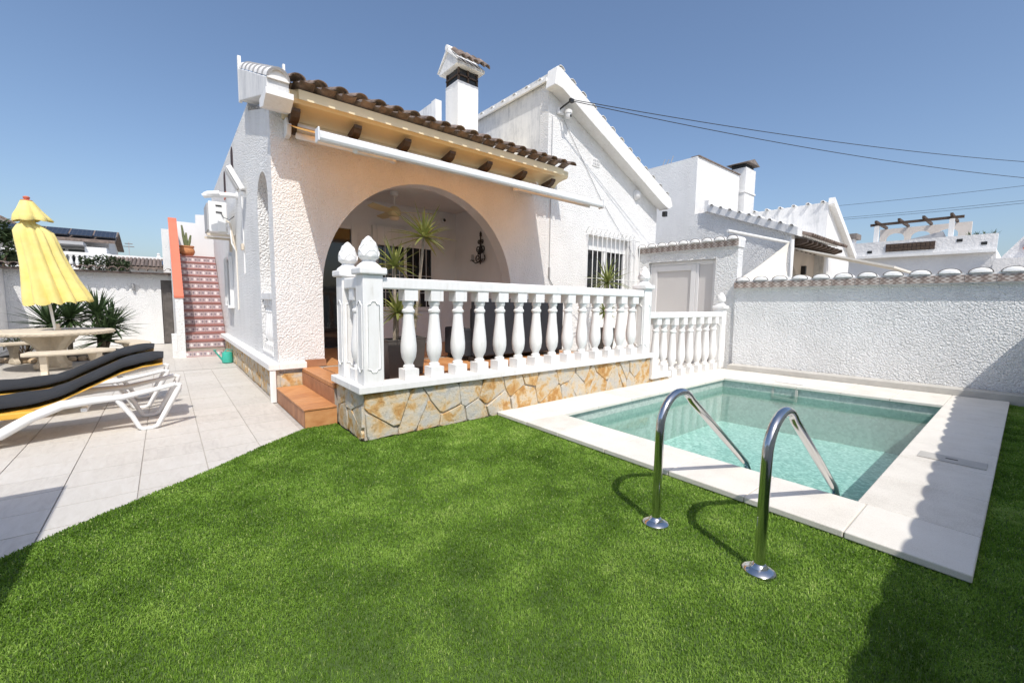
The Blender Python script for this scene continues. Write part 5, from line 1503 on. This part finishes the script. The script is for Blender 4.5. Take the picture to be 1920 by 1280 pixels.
B(-6.9, -3.0, HY - 1.9, HY - .02, 3.95, 4.10).out('porch_beam', 'far_grey', hs)
B(-3.0, -2.2, HY - 1.5, HY - .01, 2.86, 3.9).out('porch_pier', 'white_paint', hs)
for x, w_ in ((-4.6, .75), (-3.75, .7)): 
    f_ = B(x, x + w_, HY - .05, HY - .01, 3.2, 3.85).out('window', 'far_glass', hs)
    MB().box(x - .06, x, HY - .08, HY - .011, 3.15, 3.9).box(x + w_, x + w_ + .06, HY - .08, HY - .011, 3.15, 3.9).box(x, x + w_, HY - .08, HY - .011, 3.851, 3.9).out('window_frame', 'white_plastic', f_)
spm = B(-.42, .42, -.0, 1.25, 0, .05).mesh('solar_panel', 'solar')
for k in range(5): link('solar_panel', spm, hs, (-5.9 + k * .9, HY - .6, 4.50), (radians(20), 0, 0))
h2 = thing('low_tiled_roof_house', (-1, 28, 0), 'low white building with brown ridged roof and two solar panels', 'house')
MB().box(-2.4, 1.5, 27, 31, 0, 2.8).out('wall_face', 'far_white', h2)
MB().prism([(26.7, 2.75), (29.2, 3.30), (29.2, 3.36), (26.7, 2.83)], 0, -2.0, 1.5).out('roof', 'roof_brown', h2)
rb = barrel_mesh('roof_rib', 'roof_brown', .07, 2.5, .014, 6)
for k in range(14): link('roof_rib', rb, h2, (-1.95 + k * .15, 26.72, 2.84), (radians(12.4), 0, 0))
for k in range(2): link('solar_panel', spm, h2, (.4 + k * .9, 26.8, 2.93), (radians(12.4), 0, 0))
B(-2.1, 1.5, 29.0, 29.25, 2.9, 3.48).out('ridge_wall', 'white_paint', h2)
cp = thing('cupola', (.15, 34, 3.4), 'tiny white cupola on the skyline left of the stair', 'cupola')
MB().lathe((-.15, 34, 3.0), [(.32, 0), (.32, .5), (.36, .52), (.26, .68), (.10, .86), (.06, .95), (.09, 1.0), (.03, 1.08)], 12).out('dome', 'white_paint', cp, smooth=40)
h3 = thing('far_gable_house', (-8, 36, 0), 'pale gabled house at the far left edge behind the tree', 'house')
MB().prism([(-12, 0), (-12, 6.2), (-8.5, 6.7), (-6.0, 5.2), (-6.0, 0)], 1, 38, 44).out('wall_face', 'far_beige', h3)
MB().prism([(-12.2, 6.15), (-8.5, 6.70), (-5.8, 5.1), (-5.8, 5.2), (-8.5, 6.82), (-12.2, 6.25)], 1, 37.8, 44).out('roof', 'roof_brown', h3)
def tree(x, y, h, rad, label, seed, n=1500, zc=None):
    t = thing('tree', (x, y, 0), label, 'tree')
    r = random.Random(seed)
    tk = MB().tube([(x, y, 0), (x + .08, y, h * .4), (x, y, h * .75)], [.16, .12, .05], 8)
    for k in range(6):
        a = r.uniform(0, 2 * pi); tk.tube([(x + .05, y, h * .42), (x + rad * .5 * cos(a), y + rad * .5 * sin(a), h * r.uniform(.6, .8))], [.06, .02], 6)
    tk.out('trunk', 'bark_brown', t, smooth=60)
    m = MB(); cl = []
    for k in range(26):
        a = r.uniform(0, 2 * pi); q_ = r.uniform(.2, 1) ** .6; e = r.uniform(-.7, 1)
        cl.append((x + rad * q_ * cos(a) * sqrt(max(.1, 1 - e * e * .8)), y + rad * q_ * sin(a) * sqrt(max(.1, 1 - e * e * .8)), h * .68 + e * h * .30, rad * r.uniform(.22, .42)))
    for k in range(n):
        cx, cy, cz, cr = cl[k % 26]; dd = Vector((r.gauss(0, 1), r.gauss(0, 1), r.gauss(0, 1))).normalized() * cr * r.random() ** .4
        b_ = r.uniform(0, 2 * pi); e = r.uniform(-.6, 1)
        leaf_blade(m, (cx + dd.x, cy + dd.y, cz + dd.z * .8), (cos(b_) * cos(e), sin(b_) * cos(e), sin(e)), r.uniform(.14, .26), .10, .4, 3)
    tag(m.out('crown', 'leaf_tree', t), kind='stuff')
tree(-4.6, 23, 4.0, 1.0, 'dark leafy tree at the far left behind the parasol', 2)
hd = thing('hedge', (-2.2, 24.5, 0), 'low green creeper over the wall between parasol and low tiled roof', 'hedge')
m = MB(); r = random.Random(8)
for k in range(900):
    x = r.uniform(-2.55, -1.1); z = 2.75 + r.uniform(-.5, .35) * (1 - abs(x + 1.85) * .7)
    b_ = r.uniform(0, 2 * pi); e = r.uniform(-.6, 1)
    leaf_blade(m, (x, 24.5 + r.uniform(-.3, .3), z), (cos(b_) * cos(e), sin(b_) * cos(e), sin(e)), r.uniform(.12, .22), .07, .4, 3)
tag(m.out('foliage', 'leaf_tree', hd), kind='stuff')
B(-2.6, -1.0, 24.4, 24.6, 0, 2.5).out('support_wall', 'far_white', hd)
an = thing('aerial', (-1.2, 30, 4), 'thin rooftop aerial right of the solar-panel house', 'aerial')
MB().tube([(-1.35, 31, 2.9), (-1.35, 31, 4.35)], .018, 5).out('mast', 'far_grey', an)
for z, w_ in ((4.1, .22), (4.25, .16)): MB().tube([(-1.35 - w_, 31, z), (-1.35 + w_, 31, z)], .02, 5).out('element', 'tile_edge_dark', an)

# ------------------------------------------------------------------ overhead cables
def cable(name, a, b_, sag, label, r_=.008, grp='overhead cables against the sky'):
    a, b_ = Vector(a), Vector(b_); pts = []
    for k in range(25):
        t = k / 24; p = a.lerp(b_, t); p.z -= sag * 4 * t * (1 - t); pts.append(p)
    tag(MB().tube(pts, r_, 5).out(name, 'cable_black', smooth=60), label, 'cable', grp)
cable('overhead_cable', (6.66, 6.27, 5.58), (24.0, -1.47, 6.06), .25, 'upper of the two dark cables running right from the gable peak')
cable('overhead_cable', (6.67, 6.27, 5.555), (24.0, -1.52, 5.48), .28, 'lower of the two dark cables running right from the gable peak')
cable('overhead_cable', (34.0, 11.16, 8.09), (34.0, -2.12, 7.66), .1, 'single high cable above the pergola on the right', .010)
cable('overhead_cable', (34.0, 11.11, 7.28), (34.0, -2.18, 6.94), .1, 'upper cable of the close pair just above the pergola', .010)
cable('overhead_cable', (34.0, 11.1, 7.17), (34.0, -2.19, 6.8), .1, 'lower cable of the close pair just above the pergola', .010)
bkt = thing('cable_bracket', (6.66, 6.6, 5.6), 'black cable anchor under the gable peak', 'bracket')
MB().tube([(6.62, 6.645, 5.46), (6.62, 6.55, 5.50), (6.64, 6.31, 5.565)], .018, 6).out('hook', 'black_metal', bkt)
B(6.60, 6.69, 6.26, 6.32, 5.53, 5.60).out('insulator', 'black_metal', bkt)
